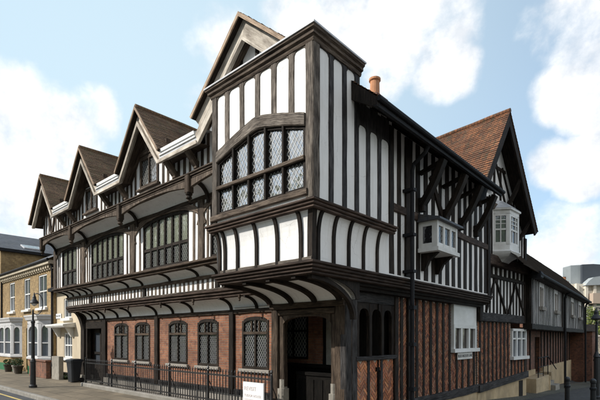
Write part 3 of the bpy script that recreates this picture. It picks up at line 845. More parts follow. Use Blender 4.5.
# flat lead gutters between the gables and the main roof behind
for a, b in ((AP[0] + HALF, AP[1] - HALF - .02), (AP[1] + HALF, AP[2] - HALF - .02), (AP[2] + HALF, -3.3)):
    mb = MB(); mb.face([(a - .2, -WB + .02, VZ + .05), (b + .2, -WB + .02, VZ + .05), (b + .2, -1.0, VZ + .12), (a - .2, -1.0, VZ + .12)]); part('lead_valley', 'lead', mb)
mb = MB(); mb.face([(-15.4, -1.2, 6.98), (-1.6, -1.2, 6.98), (-1.6, 4, 8.7), (-15.4, 4, 8.7)]); mb.face([(-1.6, 4, 8.7), (-1.6, 9.2, 6.9), (-15.4, 9.2, 6.9), (-15.4, 4, 8.7)])
part('main_roof', 'tile_brown', mb)

# ---- corner wing: gable four over the oriel bay, roof running back along the lane
gx, gz, gs = G4
def g4(u): return gz - (gs if u < gx else .86) * abs(u - gx)
EX, EZ = 1.15, gz - .86 * (1.15 - gx); YS = -.52
zl = [(-3.62, g4(-3.62)), (gx, gz), (EX, EZ)]
bb, vg, lm, sf, vsf = MB(F), MB(F), MB(F), MB(F), MB(F)
for q in (0, 1):
    cut = q
    A0, A1, A2, A3 = [offset_path(zl, d_) for d_ in (-.03, .05, .34, .41)]
    if q == 1:     # the right slope is cut short where it meets the bay
        def sh(Pp): a_, b_ = Pp[1], Pp[2]; t = (.45 - a_[0]) / (b_[0] - a_[0]); return [Pp[0], a_, (a_[0] + (b_[0] - a_[0]) * t, a_[1] + (b_[1] - a_[1]) * t)]
        A0, A1, A2, A3 = map(sh, (A0, A1, A2, A3))
    band(bb, A1, A2, q, W4 - .05, W4); A9 = offset_path(zl, .05); A9 = A9 if q == 0 else sh(A9); band(vg, A0, A9, q, W4 + .12, W4 + .15); band(vsf, A0, A9, q, W4 - .1, W4 + .118); band(lm, A2, A3, q, W4 - .05, W4 + .05)
    sf.face([(A3[q][0], A3[q][1] + .04, 1.2), (A3[q + 1][0], A3[q + 1][1] + .04, 1.2), (A3[q + 1][0], A3[q + 1][1] + .03, W4), (A3[q][0], A3[q][1] + .03, W4)])
p = part('barge_board', 'barge_paint', bb); part('verge_soffit', 'timber_black', vsf, p); part('verge', 'verge_tan', vg, p); part('lower_moulding', 'barge_paint', lm, p); part('soffit', 'timber_brown', sf, p)  # verge underside again darkened to stand for its shadow
mb = MB(F); mb.face([(-3.5, 6.1, 1.22), (.5, 6.1, 1.22), (.5, g4(.5) - .2, 1.22), (gx, gz - .3, 1.22), (-3.5, g4(-3.5) - .2, 1.22)]); part('gable_wall', 'plaster', mb)
for u in (-2.15, -1.6, -1.05): stud(F, u, u + .12, 7.0, g4(u) - .3, 1.1, 1.25, 'timber_black')
mb = MB(); tiled_slope(mb, (-3.62, -W4 - .14, zl[0][1] + .02), (-3.62, 8.6, zl[0][1] + .02), (gx, -W4 - .14, gz + .03), (gx, 8.6, gz + .03)); part('wing_roof', 'tile_orange', mb)
mb = MB()
tiled_slope(mb, (EX, YS, EZ + .03), (EX, 7.0, EZ + .03), (.5, YS, g4(.5) + .03), (.5, 7.0, g4(.5) + .03))
tiled_slope(mb, (.5, -W4 - .14, g4(.5) + .03), (.5, 8.6, g4(.5) + .03), (gx, -W4 - .14, gz + .03), (gx, 8.6, gz + .03)); part('wing_roof', 'tile_orange', mb)
# side eaves: boarded soffit, rafters, gutter
YE = 6.95
mb = MB(); mb.face([(.35, YS + .02, EZ + .55), (EX, YS + .02, EZ - .06), (EX, YE, EZ - .06), (.35, YE, EZ + .55)]); part('eaves_soffit', 'timber_black', mb)
mb = MB(F); mb.prism([(EX - .005, EZ + .02), (.53, g4(.53) + .02), (.53, EZ + .18), (EX - .12, EZ - .13), (EX - .005, EZ - .13)], -YS - .1, -YS - .005)
part('eaves_end', 'timber_black', mb)
y = YS + .2
while y < YE - .1:
    mb = MB(); mb.bar((.42, y, EZ + .44), (EX - .03, y, EZ - .12), .05, .05, (0, 1, 0)); part('rafter_foot', 'timber_black', mb); y += .62
mb = MB(); mb.tube([(EX + .03, YS + .02, EZ - .01), (EX + .03, 2, EZ - .02), (EX + .03, YE + .05, EZ - .03)], .055, 10)
mb.box(EX - .08, EX - .01, YS + .01, YE, EZ - .15, EZ + .02); part('gutter', 'gutter', mb)

# ---- the oriel bay
BX0, BX1, BY = -2.50, .56, -1.75
def plan(path, prof, mat, name, wob=.004):
    mb = MB(); sweep_plan(mb, path, prof, wob=wob); return part(name, mat, mb)
# soffit cove over the porch
PS = cove_pts(.03, 2.74, 1.58, 3.16, 14)
mb = MB(F); cove(mb, -2.36, .30, PS); part('bay_cove', 'plaster', mb)
for u in (-2.32, -1.57, -.83, -.10):
    r = MB(F); rib(r, u, PS, .11, .09); part('cove_rib', 'timber_black', r)
mb = MB(F); mb.prism_u([(W0, 2.74)] + PS + [(1.58, 3.2), (W0, 3.2)], .20, .32); part('bay_bracket', 'timber_black', mb)
r = MB(F); rib(r, .26, cove_pts(.03, 2.3, 1.5, 3.12, 12, .05), .12, .07); part('cove_rib', 'timber_black', r)
mb = MB(F); mb.prism_u([(W0, 2.74)] + PS + [(1.58, 3.2), (W0, 3.2)], -2.42, -2.34); part('bay_bracket', 'timber_black', mb)
# lower cornice wraps the corner and runs on down the lane as the jetty bressummer
LP = [(-2.38, -.35), (-2.38, -1.60), (.40, -1.60)] + [(.40, -1.6 + 9.52 * i / 16) for i in range(1, 17)]
plan(LP, moulded(3.12, 3.36, -.02, .15, 4), 'timber_umber', 'lower_cornice')
plan([(.40, .0)] + [(.40, .0 + 7.9 * i / 12) for i in range(1, 13)], [(-.5, 2.98), (-.22, 2.98), (-.20, 3.05), (-.12, 3.06), (-.10, 3.125), (-.5, 3.125)], 'timber_black', 'jetty_moulding')
mb = MB(F); mb.face([(-2.38, 3.13, 1.6), (.4, 3.13, 1.6), (.4, 3.13, .3), (-2.38, 3.13, .3)]); part('bay_floor', 'timber_black', mb)
# coved plaster panels: front and lane side
PC = cove_pts(1.62, 3.36, 1.76, 4.33, 8, .45)
mb = MB(F); cove(mb, -2.42, .42, PC); part('bay_panel', 'plaster', mb)
timber(F, 'panel_rail', 'timber_grey', -2.4, .44, 3.36, 3.44, 1.55, 1.66)
for u in (-2.36, -2.16, -1.72, -1.10, -.48, .16):
    r = MB(F); rib(r, u, PC, .075, .045); part('panel_rib', 'timber_black', r)
PD = cove_pts(.42, 3.36, .57, 4.33, 8, .45)
mb = MB(S); cove(mb, -1.62, 1.0, PD); part('bay_panel', 'plaster', mb)
for u in (-1.46, -.98, -.47, .07, .62):
    r = MB(S); rib(r, u, PD, .075, .045); part('panel_rib', 'timber_black', r)
rr = MB(); rr.loft([[(c + .03, -w - .03, v), (c - .09, -w - .03, v), (c - .09, -w + .1, v), (c + .03, -w + .1, v)] for (w, v), (c, _) in zip(PC, PD)]); part('corner_post', 'timber_black', rr)
mb = MB(F); mb.face([(-2.42, 3.3, 1.64), (-2.42, 4.4, 1.72), (-2.42, 4.4, .4), (-2.42, 3.3, .4)]); part('bay_cheek', 'plaster', mb)
# middle cornice
plan([(BX0, -.35), (BX0, BY), (BX1, BY), (BX1, -.3), (BX1, 1.12)], moulded(4.30, 4.47, .02, .13, 3), 'timber_umber', 'middle_cornice')
timber(F, 'fillet', 'plaster', BX0 + .02, BX1 - .02, 4.465, 4.57, 1.6, 1.745, jit=0, ch=0)
timber(F, 'window_sill', 'timber_mid', BX0 + .0, BX1 - .12, 4.56, 4.68, 1.6, 1.81)
# corner posts
timber(F, 'corner_post', 'timber_grey', BX1 - .19, BX1 + .012, 4.47, 7.42, 1.55, 1.765, ch=.02)
timber(F, 'corner_post', 'timber_grey', BX0, BX0 + .19, 4.47, 7.42, 1.55, 1.765, ch=.02)
# cambered beam over the window, white panels above it
UM = (BX0 + BX1) / 2
cam_lo = lambda u: 5.86 + .36 * (1 - min(1, abs(u - UM) / 1.35) ** 1.25)
cam_hi = lambda u: 6.10 + .38 * (1 - min(1, abs(u - UM) / 1.35) ** 1.25)
mb = MB(F); n = 24; us = [BX0 + .19 + (BX1 - BX0 - .38) * i / n for i in range(n + 1)]
jt = [rnd(-.005, .005) for _ in us]
mb.loft([[(u, cam_lo(u) + j, 1.62), (u, cam_lo(u) + j, 1.775), (u, cam_lo(u) + .02 + j, 1.79), (u, cam_hi(u) + j, 1.79), (u, cam_hi(u) + .015 + j, 1.62)] for u, j in zip(us, jt)]); part('cambered_beam', 'timber_grey', mb)
mb = MB(F)
for a, b in zip(us, us[1:]): mb.face([(a, cam_hi(a), 1.732), (b, cam_hi(b), 1.732), (b, 7.5, 1.732), (a, 7.5, 1.732)])
part('bay_plaster', 'plaster', mb)
fs = [-1.96, -1.46, -.97, -.48, .0]
for u in fs:
    stud(F, u - .075, u + .075, cam_hi(u) - .02, 7.42, 1.6, 1.755, 'timber_grey', .006, .014)
# arched timber heads to the panels
edges = [BX0 + .19] + fs + [BX1 - .19]
for k in range(6):
    a = edges[k] + (.075 if k else 0); b = edges[k + 1] - (.075 if k < 5 else 0)
    mb = MB(F); fa = arch((a + b) / 2, (b - a) / 2, 7.30, .07, 2.6); q = [a + (b - a) * i / 10 for i in range(11)]
    for c, e in zip(q, q[1:]): mb.prism([(c, fa(c)), (e, fa(e)), (e, 7.45), (c, 7.45)], 1.65, 1.748)
    part('panel_head', 'timber_grey', mb)
# the ten-light window
f = window(F, H, BX0 + .19, BX1 - .19, 4.68, lambda u: cam_lo(u) + .02, 5, [5.28], 1.735, 'timber_black', 'glass_bay', 'came_pale', fw=.07, mull=.085, depth=.11, lat=.098, lwd=.0095, slope=1.5)
mb = MB(F); mb.box(BX0 + .2, BX1 - .2, 5.245, 5.32, 1.735, 1.80, .003, .01); part('transom', 'timber_mid', mb, f)
for k in range(1, 5):
    u = BX0 + .26 + (BX1 - BX0 - .52) * k / 5; mb = MB(F); mb.box(u - .03, u + .03, 4.7, cam_lo(u), 1.73, 1.775, .002, .01); part('mullion', 'timber_black', mb, f)
# lane side of the bay
mb = MB(S); mb.face([(BY + .03, 4.4, .535), (-.25, 4.4, .535), (-.25, 7.5, .535), (BY + .03, 7.5, .535)]); mb.face([(-.25, 4.4, .535), (1.1, 4.4, .535), (1.1, 6.95, .535), (-.25, 6.95, .535)]); part('bay_plaster', 'plaster', mb)
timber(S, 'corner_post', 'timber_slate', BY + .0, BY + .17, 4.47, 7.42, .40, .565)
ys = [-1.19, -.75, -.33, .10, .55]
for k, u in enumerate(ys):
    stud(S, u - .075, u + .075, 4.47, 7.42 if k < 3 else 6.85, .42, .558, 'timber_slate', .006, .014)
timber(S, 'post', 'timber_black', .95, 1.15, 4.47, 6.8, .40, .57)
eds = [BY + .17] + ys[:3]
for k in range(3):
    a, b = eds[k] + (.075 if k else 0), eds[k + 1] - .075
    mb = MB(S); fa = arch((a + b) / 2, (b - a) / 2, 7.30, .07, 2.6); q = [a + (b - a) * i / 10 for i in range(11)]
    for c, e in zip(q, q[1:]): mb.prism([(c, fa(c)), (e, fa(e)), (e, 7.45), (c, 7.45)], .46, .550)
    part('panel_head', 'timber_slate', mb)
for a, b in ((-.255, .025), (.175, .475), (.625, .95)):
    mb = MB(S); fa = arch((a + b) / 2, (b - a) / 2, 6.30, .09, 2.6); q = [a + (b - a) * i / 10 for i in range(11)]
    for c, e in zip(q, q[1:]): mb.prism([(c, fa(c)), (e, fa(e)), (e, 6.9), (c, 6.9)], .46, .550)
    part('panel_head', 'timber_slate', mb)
mb = MB(F); mb.face([(BX0 + .03, 4.4, 1.7), (BX0 + .03, 7.5, 1.7), (BX0 + .03, 7.5, .3), (BX0 + .03, 4.4, .3)]); part('bay_cheek', 'plaster', mb)
# parapet cornice and lead flat
TP = [(-2.46, -.1), (-2.46, BY - .0), (BX1 - .02, BY - .0), (BX1 - .02, -.22)]
plan([(BX0, -.6), (BX0, BY), (BX1, BY), (BX1, -.22)], [(-.12, 7.38), (.015, 7.38), (.03, 7.42), (.03, 7.455), (.075, 7.475), (.075, 7.53), (.115, 7.555), (.12, 7.60), (-.12, 7.60)], 'timber_mid', 'parapet_cornice')
plan([(BX0, -.6), (BX0, BY), (BX1, BY), (BX1, -.20)], [(-.16, 7.602), (.14, 7.602), (.14, 7.635), (.06, 7.66), (-.16, 7.665)], 'lead', 'lead_flashing')
mb = MB(F); mb.face([(BX0 - .02, 7.6, 1.77), (BX1 + .02, 7.6, 1.77), (BX1 + .02, 7.62, .25), (BX0 - .02, 7.62, .25)]); mb.face([(BX0, 6.8, .24), (BX1, 6.8, .24), (BX1, 7.62, .24), (BX0, 7.62, .24)]); part('flat_roof', 'lead', mb)

# ---- the porch under the bay
timber(F, 'porch_post', 'timber_brown', -2.34, -2.10, .0, 2.74, -.26, .02, ch=.02)
timber(F, 'porch_post', 'timber_brown', -.30, .0, .0, 2.98, -.30, .0, ch=.02)
for a, b in ((-2.10, -1.94), (-.44, -.30)):
    mb = MB(F); mb.box(a, b, .0, 2.45, -.2, -.04, .004, .02); part('door_jamb', 'timber_brown', mb)
    mb = MB(F); mb.box(a - .03, b + .03, .0, .62, -.24, .03, 0, .04); mb.box(a - .0, b + .0, .62, .85, -.22, .0, 0, .05); part('jamb_base', 'stone', mb)
timber(F, 'lintel', 'timber_brown', -2.36, .0, 2.62, 2.76, -.2, .06)
timber(F, 'lintel', 'timber_brown', -2.10, -.30, 2.46, 2.60, -.2, .0)
mb = MB(F); fa = arch(-1.19, .78, 2.16, .26, 2.6); q = [-1.95 + 1.52 * i / 20 for i in range(21)]
for c, e in zip(q, q[1:]): mb.prism([(c, fa(c)), (e, fa(e)), (e, 2.47), (c, 2.47)], -.16, -.03)
part('arched_head', 'timber_brown', mb)
# inside: back wall with leaded window, dark panelled dado, brick strip, side walls, ceiling
B = frame_front(1.4)
mb = MB(B); mb.face([(-1.4, 1.1, .004), (0, 1.1, .004), (0, 2.75, .004), (-1.4, 2.75, .004)]); part('porch_wall', 'porch_shade_wood', mb)  # plain dark sheet, the porch's shade painted on
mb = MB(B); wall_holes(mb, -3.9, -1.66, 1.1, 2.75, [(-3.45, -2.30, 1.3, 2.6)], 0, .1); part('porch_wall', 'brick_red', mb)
window(B, H, -3.45, -2.30, 1.3, 2.6, 2, [2.1], .02, 'porch_shade_wood', 'glass_sash', 'came_pale', fw=.06, lat=.11, lwd=.014)
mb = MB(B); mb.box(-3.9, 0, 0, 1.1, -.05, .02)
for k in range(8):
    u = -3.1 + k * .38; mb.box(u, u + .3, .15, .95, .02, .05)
mb.box(-3.4, 0, 1.08, 1.18, -.05, .09); part('porch_dado', 'porch_shade_wood', mb)
timber(B, 'porch_stud', 'stone', -1.62, -1.38, 1.1, 2.7, -.05, .06)
timber(B, 'porch_stud', 'porch_shade_wood', -1.74, -1.64, 1.1, 2.7, -.05, .06)
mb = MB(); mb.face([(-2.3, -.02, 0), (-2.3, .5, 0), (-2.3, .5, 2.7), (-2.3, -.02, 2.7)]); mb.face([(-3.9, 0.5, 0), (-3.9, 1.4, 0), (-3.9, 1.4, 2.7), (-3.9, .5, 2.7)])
mb.face([(-3.9, -.02, 2.745), (0, -.02, 2.745), (0, 2.2, 2.745), (-3.9, 2.2, 2.745)]); mb.face([(-.25, 1.4, 0), (-.25, 2.3, 0), (-.25, 2.3, 2.7), (-.25, 1.4, 2.7)]); mb.face([(-3.9, 0.48, 0), (-2.3, .48, 0), (-2.3, .48, 2.7), (-3.9, .48, 2.7)]); part('porch_lining', 'porch_shade_wood', mb)
mb = MB(F); mb.box(-1.98, -.40, 0, .95, -.62, -.56)
for k in range(5):
    u = -1.9 + k * .29; mb.box(u, u + .23, .12, .85, -.56, -.54)
mb.box(-1.98, -.40, .95, 1.03, -.63, -.53); part('porch_gate', 'porch_shade_wood', mb)  # gate darkened by colour as if it stood in shade
mb = MB(); mb.face([(-3.4, 0, .03), (0, 0, .03), (0, 1.4, .03), (-3.4, 1.4, .03)]); part('porch_floor', 'stone', mb)

# ---- lane side, ground storey (plane x = 0)
ZB = .20
def herring(mb, u0, u1, v0, v1, w, cl, bl=.215, bh=.068, gap=.012):
    t = bh + gap; s = 3 * t; c45 = math.sqrt(.5)
    kk = round(s / t)
    R_ = int((u1 - u0 + v1 - v0) / t) + 8
    cu, cv = (u0 + u1) / 2, (v0 + v1) / 2
    def put(x, y, dx, dy):
        # axis-aligned brick in herringbone space -> rotate 45 deg
        mx_, my_ = x + dx / 2, y + dy / 2
        U, V = cu + (mx_ - my_) * c45, cv + (mx_ + my_) * c45
        if not (u0 < U < u1 and v0 < V < v1): return
        r_ = random.random(); base = random.choice(cl); k = rnd(.62, 1.2)
        col = tuple(min(1, q * k) for q in base)
        pr = rnd(.004, .014); g = gap / 2
        pts = [(x + g, y + g), (x + dx - g, y + g), (x + dx - g, y + dy - g), (x + g, y + dy - g)]
        pts = [(cu + (p - q) * c45 + rnd(-.003, .003), cv + (p + q) * c45 + rnd(-.003, .003)) for p, q in pts]
        pts = [(min(max(p, u0), u1), min(max(q, v0), v1)) for p, q in pts]
        mb.face([(p, q, w + pr) for p, q in pts], tone=col)
        for i in range(4):
            (a, b), (c, e) = pts[i], pts[(i + 1) % 4]
            mb.face([(a, b, w), (c, e, w), (c, e, w + pr), (a, b, w + pr)], tone=tuple(q * .6 for q in col))
    for i in range(-R_, R_):
        for j in range(-R_, R_):
            # pattern period: horizontals at (i*t + 2*s*j .. ) stepping diagonally
            x, y = i * t + j * 2 * s, i * t
            if abs(x) > R_ * t or abs(y) > R_ * t: continue
            put(x, y, s, t); put(x, y + t, t, s) if False else put(x - t + 0, y, t, s)
CLN = [(.56, .21, .09), (.48, .165, .075), (.62, .26, .12), (.38, .14, .075), (.52, .22, .12), (.30, .12, .07)]
CLD = [(.34, .13, .062), (.27, .095, .048), (.38, .165, .08), (.19, .075, .045), (.30, .15, .09)]
timber(S, 'corner_post', 'timber_slate', .0, .22, .0, 2.98, -.14, .03)
timber(S, 'post', 'timber_slate', .25, .46, .0, 2.98, -.14, .02)
mb = MB(S); mb.face([(.46, ZB, -.052), (2.15, ZB, -.052), (2.15, 1.38, -.052), (.46, 1.38, -.052)]); br = part('mortar_bed', 'mortar', mb)
mb = MB(S); herring(mb, .46, 2.15, .16, 1.38, -.050, CLN, .20, .06, .014); part('brick_nogging', 'herring', mb, br)
for u in (.94, 1.52): stud(S, u, u + .11, ZB, 1.36, -.12, -.02, 'timber_slate')
timber(S, 'sill', 'timber_slate', .40, 2.22, 1.36, 1.46, -.16, .04)
timber(S, 'lintel', 'timber_slate', .46, 2.18, 2.72, 2.98, -.15, -.01)
# unglazed three-light window with arched heads
f = MB(S); w3 = [.46, .62, 1.08, 1.20, 1.66, 1.76, 2.10, 2.18]
for a, b in ((.46, .60), (1.02, 1.14), (1.56, 1.68), (2.06, 2.18)): f.box(a, b, 1.46, 2.72, -.13, -.02, .003, .015)
for a, b in ((.60, 1.02), (1.14, 1.56), (1.68, 2.06)):
    fa = arch((a + b) / 2, (b - a) / 2, 2.42, .18, 2.2); q = [a + (b - a) * i / 10 for i in range(11)]
    for c, e in zip(q, q[1:]): f.prism([(c, fa(c)), (e, fa(e)), (e, 2.73), (c, 2.73)], -.11, -.03)
part('open_window', 'timber_black', f)
timber(S, 'post', 'timber_black', 2.16, 2.34, ZB, 2.98, -.14, .02)
wn = [(5.81, 7.75, 1.50, 3.02)]
mb = MB(S)
for a, b, c, e in ((2.3, 5.75, .2, 2.98), (5.75, 7.80, .2, 1.46), (7.78, 7.95, .2, 2.98)): mb.face([(a, c, -.052), (b, c, -.052), (b, e, -.052), (a, e, -.052)])
br = part('mortar_bed', 'mortar', mb)
mb = MB(S); herring(mb, 2.3, 5.76, .2, 2.98, -.050, CLD, .165, .050, .013); herring(mb, 5.76, 7.9, .2, 1.46, -.050, CLD, .165, .050, .013); part('brick_nogging', 'herring', mb, br)
for u in (2.50, 3.35, 3.78, 4.22, 4.64, 5.08, 5.56, 6.10, 6.58, 7.10, 7.60):
    top = 1.42 if 5.8 < u < 7.7 else 2.98
    stud(S, u, u + rnd(.13, .18), ZB, top, -.13, -.02, 'timber_black', .012)
timber(S, 'post', 'timber_black', 2.84, 3.14, ZB, 2.98, -.13, .03)
timber(S, 'sill_beam', 'timber_slate', .05, 8.0, -.02, .23, -.22, .06, jit=.015)
mb = MB(S); mb.box(.0, 8.0, -.75, -.02, -.25, .0); part('plinth', 'cream_render', mb)
# white boarded window
f = MB(S); a, b, c, e = wn[0]
f.box(a + .002, b - .002, 2.325, 3.0, -.08, .03)
f.box(a, a + .11, c, 2.32, -.1, .035); f.box(b - .11, b, c, 2.32, -.1, .035); f.box(a + .004, b - .004, 2.22, 2.34, -.09, .038)
for k in (1, 2): u = a + (b - a) * k / 3; f.box(u - .06, u + .06, c, 2.24, -.1, .03)
f.box(a - .10, b + .12, c - .07, c + .05, -.1, .11); f = part('casement_window', 'white_paint', f)
mb = MB(S); mb.face([(a, c, -.05), (b, c, -.05), (b, 2.3, -.05), (a, 2.3, -.05)]); part('pane', 'glass_warm', mb, f)
# ---- lane side, upper storeys (plane x = .4)
mb = MB(S); mb.face([(.95, 3.36, .393), (7.9, 3.36, .393), (7.9, 6.95, .393), (.95, 6.95, .393)]); part('plaster_wall', 'plaster', mb)
mb = MB(S); mb.box(.3, 7.95, 3.362, 3.42, .30, .425, 0, 0); part('plaster_fillet', 'plaster', mb)
timber(S, 'rail', 'timber_umber', 1.15, 7.75, 4.94, 5.14, .3, .44, jit=.012)
u = 1.22
while u < 7.8:
    wd_ = rnd(.20, .27)
    if not 1.72 < u + .1 < 2.42:
        stud(S, u, u + wd_, 3.42, 4.94, .3, .412, 'timber_black', .01)
        stud(S, u + rnd(-.05, .05), u + wd_ * .92, 5.14, 6.93, .3, .412, 'timber_black', .01)
    u += .445
timber(S, 'post', 'timber_black', 1.95, 2.30, 3.42, 6.9, .3, .44)
stud(S, 1.60, 1.76, 3.42, 4.94, .3, .412, 'timber_black'); stud(S, 1.58, 1.77, 5.14, 6.93, .3, .412, 'timber_black')
timber(S, 'post', 'timber_black', 7.70, 7.95, 3.36, 6.8, .2, .45)
mb = MB(S); mb.face([(7.95, 0, -.1), (7.95, 3, -.1), (7.95, 3, -2), (7.95, 0, -2)]); mb.face([(7.92, 3.1, .45), (7.92, 6.9, .45), (7.92, 6.9, -1.5), (7.92, 3.1, -1.5)]); part('end_wall', 'timber_black', mb)
for y in (2.75, 4.15, 5.35, 6.55):
    mb = MB(S); mb.bar((y, 5.35, .46), (y, 6.42, 1.05), .075, .10, (1, 0, 0), bow=(0, -.05, .02)); mb.box(y - .09, y + .09, 5.2, 5.55, .40, .55, 0, .03); mb.bar((y - .02, 6.2, .42), (y - .02, 6.36, 1.0), .05, .05, (1, 0, 0)); part('eaves_bracket', 'timber_black', mb)
for (a, c), (b, e) in (((3.35, 6.3), (4.2, 5.2)), ((5.05, 6.3), (4.3, 5.2))):
    mb = MB(S); mb.bar((a, c, .42), (b, e, .42), .09, .03, (0, 0, 1)); part('wall_brace', 'timber_black', mb)
mb = MB(S); mb.tube([(1.93, 6.5, 1.05), (1.93, 6.35, .95), (1.93, 6.15, .66), (1.93, 6.0, .62), (1.93, -.1, .62)], .052, 10)
for v in (5.5, 4.4, 3.5): mb.box(1.85, 2.01, v, v + .07, .40, .69)
for v in (2.6, 1.7, .6): mb.box(1.85, 2.01, v, v + .09, .54, .70)
part('downpipe', 'gutter', mb)
# small white oriel on brackets
a, b = 2.67, 3.92; z0, z1 = 4.22, 4.88; wo_ = .92
f = MB(S)
f.box(a - .04, b + .06, z0 - .10, z0, .4, wo_ + .05); f.box(a + .003, b - .003, z0, z0 + .12, .4, wo_ - .003); f.box(a + .003, b - .003, z1 - .1, z1 + .02, .4, wo_ - .003)
for u in (a, b - .09): f.box(u, u + .09, z0, z1, wo_ - .1, wo_ + .004)
for k in (1, 2): u = a + (b - a) * k / 3; f.box(u - .05, u + .05, z0, z1, wo_ - .08, wo_ + .002)
f.box(a - .002, a + .05, z0 + .002, z1, .40, .52); f.box(a - .004, a + .05, z0 + .003, z1, wo_ - .14, wo_ - .008)
f.box(b - .05, b, z0, z1, .40, wo_)
orl = part('small_oriel', 'cream_paint', f)
mb = MB(S); la = MB(S)
q = [(a + .09, z0 + .1), (b - .09, z0 + .1), (b - .09, z1 - .1), (a + .09, z1 - .1)]
mb.face([(u, v, wo_ - .04) for u, v in q]); lattice(la, q, wo_ - .03, .09, 1.4, .009)
mb.face([(a + .02, z0 + .1, .5), (a + .02, z0 + .1, wo_ - .1), (a + .02, z1 - .1, wo_ - .1), (a + .02, z1 - .1, .5)])
part('pane', 'glass_dark', mb, orl); part('lead_lattice', 'came_grey', la, orl)
mb = MB(S); mb.prism_u([(.4, z1 + .02), (wo_ + .12, z1 + .02), (wo_ + .12, z1 + .07), (.4, z1 + .24)], a - .1, b + .12); part('oriel_roof', 'slate', mb, orl)
for u in (a + .15, b - .25):
    mb = MB(S); mb.prism_u([(.4, z0 - .55), (.5, z0 - .55), (.62, z0 - .3), (wo_ - .05, z0 - .1), (.4, z0 - .1)], u, u + .12); part('bracket', 'timber_black', mb, orl)
# chimney with its pot
ch = MB(); ch.box(-.75, -.25, 1.7, 2.35, 7.2, 7.98, 0, .01); ch.box(-.72, -.28, 1.75, 2.3, 7.98, 8.22, 0, .01); ch = part('chimney', 'brick_dark', ch)
mb = MB(); mb.lathe((-.5, 2.0, 8.22), [(.16, 0), (.16, .06), (.13, .1), (.125, .42), (.155, .45), (.155, .5), (.11, .5), (.11, .4)], 16); part('chimney_pot', 'terracotta', mb, ch, smooth=False)
# back and end walls
mb = MB(); mb.face([(XL + .4, .15, 0), (XL + .4, 9, 0), (XL + .4, 9, 4), (XL + .4, .15, 4)]); mb.face([(-15.0, -.8, 4), (-15.0, 9, 4), (-15.0, 9, 6), (-15.0, -.8, 6)]); mb.face([(-15, 9, 0), (0, 9, 0), (0, 9, 7), (-15, 9, 7)]); part('rear_wall', 'brick_dark', mb)
mb = MB(); mb.face([(-15.1, -1.2, 6.14), (-2.4, -1.2, 6.14), (-2.4, .2, 6.14), (-15.1, .2, 6.14)]); mb.face([(-14.9, -.8, 3.99), (-2.4, -.8, 3.99), (-2.4, .3, 3.99), (-14.9, .3, 3.99)]); part('floor_void', 'timber_black', mb)

STUDS.sort(key=lambda q: -q[0])
for s_, mb, mt in STUDS[:98]: part('stud', mt, mb)
rest = {}
for s_, mb, mt in STUDS[98:]:
    r = rest.setdefault('all', (MB(), [])); b, mats = r
    if mt not in mats: mats.append(mt)
    i = len(b.v); b.v += mb.v; b.f += [[k + i for k in f] for f in mb.f]; b.uv += mb.uv; b.tone += mb.tone; b.mi += [mats.index(mt)] * len(mb.f)
for b, mats in rest.values(): o = part('stud', mats, b); o['kind'] = 'stuff'

# ================================================================== GABLED HOUSE FURTHER DOWN THE LANE
G = thing('gabled_lane_house', 'timber framed lane house with tall orange tiled gable and white canted oriel window', 'house', (0, 7.6, 0), R(-4.3))
L0 = frame_side(0)
gstuds = []
def gp(name, mat, mb, parent=G): return mb.build(name, mat, parent)
def gstud(a, b, c, d, w0, w1, mat='timber_black', jit=.008):
    mb = MB(L0); mb.box(a, b, c, d, w0, w1, jit, .01); gp('stud', mat, mb)
GE = 4.95
mb = MB(L0)
for a, b, c, d in ((.3, 3.30, .25, 2.5), (3.30, 4.86, .25, 1.06), (4.86, GE, .25, 2.5)): mb.face([(a, c, -.028), (b, c, -.028), (b, d, -.028), (a, d, -.028)])
br = gp('mortar_bed', 'mortar', mb)
mb = MB(L0); herring(mb, .3, 3.3, .25, 2.5, -.026, CLD, .165, .050, .013); herring(mb, 3.3, 4.9, .25, 1.06, -.026, CLD, .165, .050, .013); gp('brick_nogging', 'herring', mb, br)
u = .42
while u < GE - .1:
    gstud(u, u + rnd(.11, .16), .2, 1.02 if 3.2 < u + .1 < 4.95 else 2.5, -.1, -.0); u += .36
mb = MB(L0); mb.box(.38, GE + .02, 2.5, 2.82, -.15, .12, .012, .02); gp('bressummer', 'timber_slate', mb)
mb = MB(L0); mb.bar((.3, .08, -.03), (GE + .05, .36, -.03), .11, .13, (1, 0, 0)); gp('sill_beam', 'timber_slate', mb)
mb = MB(L0); mb.prism([(.3, -1.3), (GE + .03, -1.3), (GE + .03, .27), (.3, 0)], -.3, -.01); gp('plinth', 'cream_render', mb)
mb = MB(L0); mb.box(4.15, 4.55, -.75, .12, -.2, .005); gp('cellar_hatch', 'timber_black', mb)
# white window with small top lights
a, b, c, d = 3.30, 4.86, 1.12, 2.28
f = MB(L0); f.box(a, a + .1, c, d, -.05, .05); f.box(b - .1, b, c, d, -.05, .05); f.box(a, b, d - .1, d, -.05, .05); f.box(a - .08, b + .08, c - .1, c + .03, -.05, .14)
for k in (1, 2): q = a + (b - a) * k / 3; f.box(q - .055, q + .055, c, d, -.05, .045)
f.box(a, b, 1.84, 1.90, -.05, .03)
f = gp('casement_window', 'white_paint', f); mb = MB(L0); mb.face([(a, c, -.03), (b, c, -.03), (b, d, -.03), (a, d, -.03)]); gp('pane', 'glass_sash', mb, f)
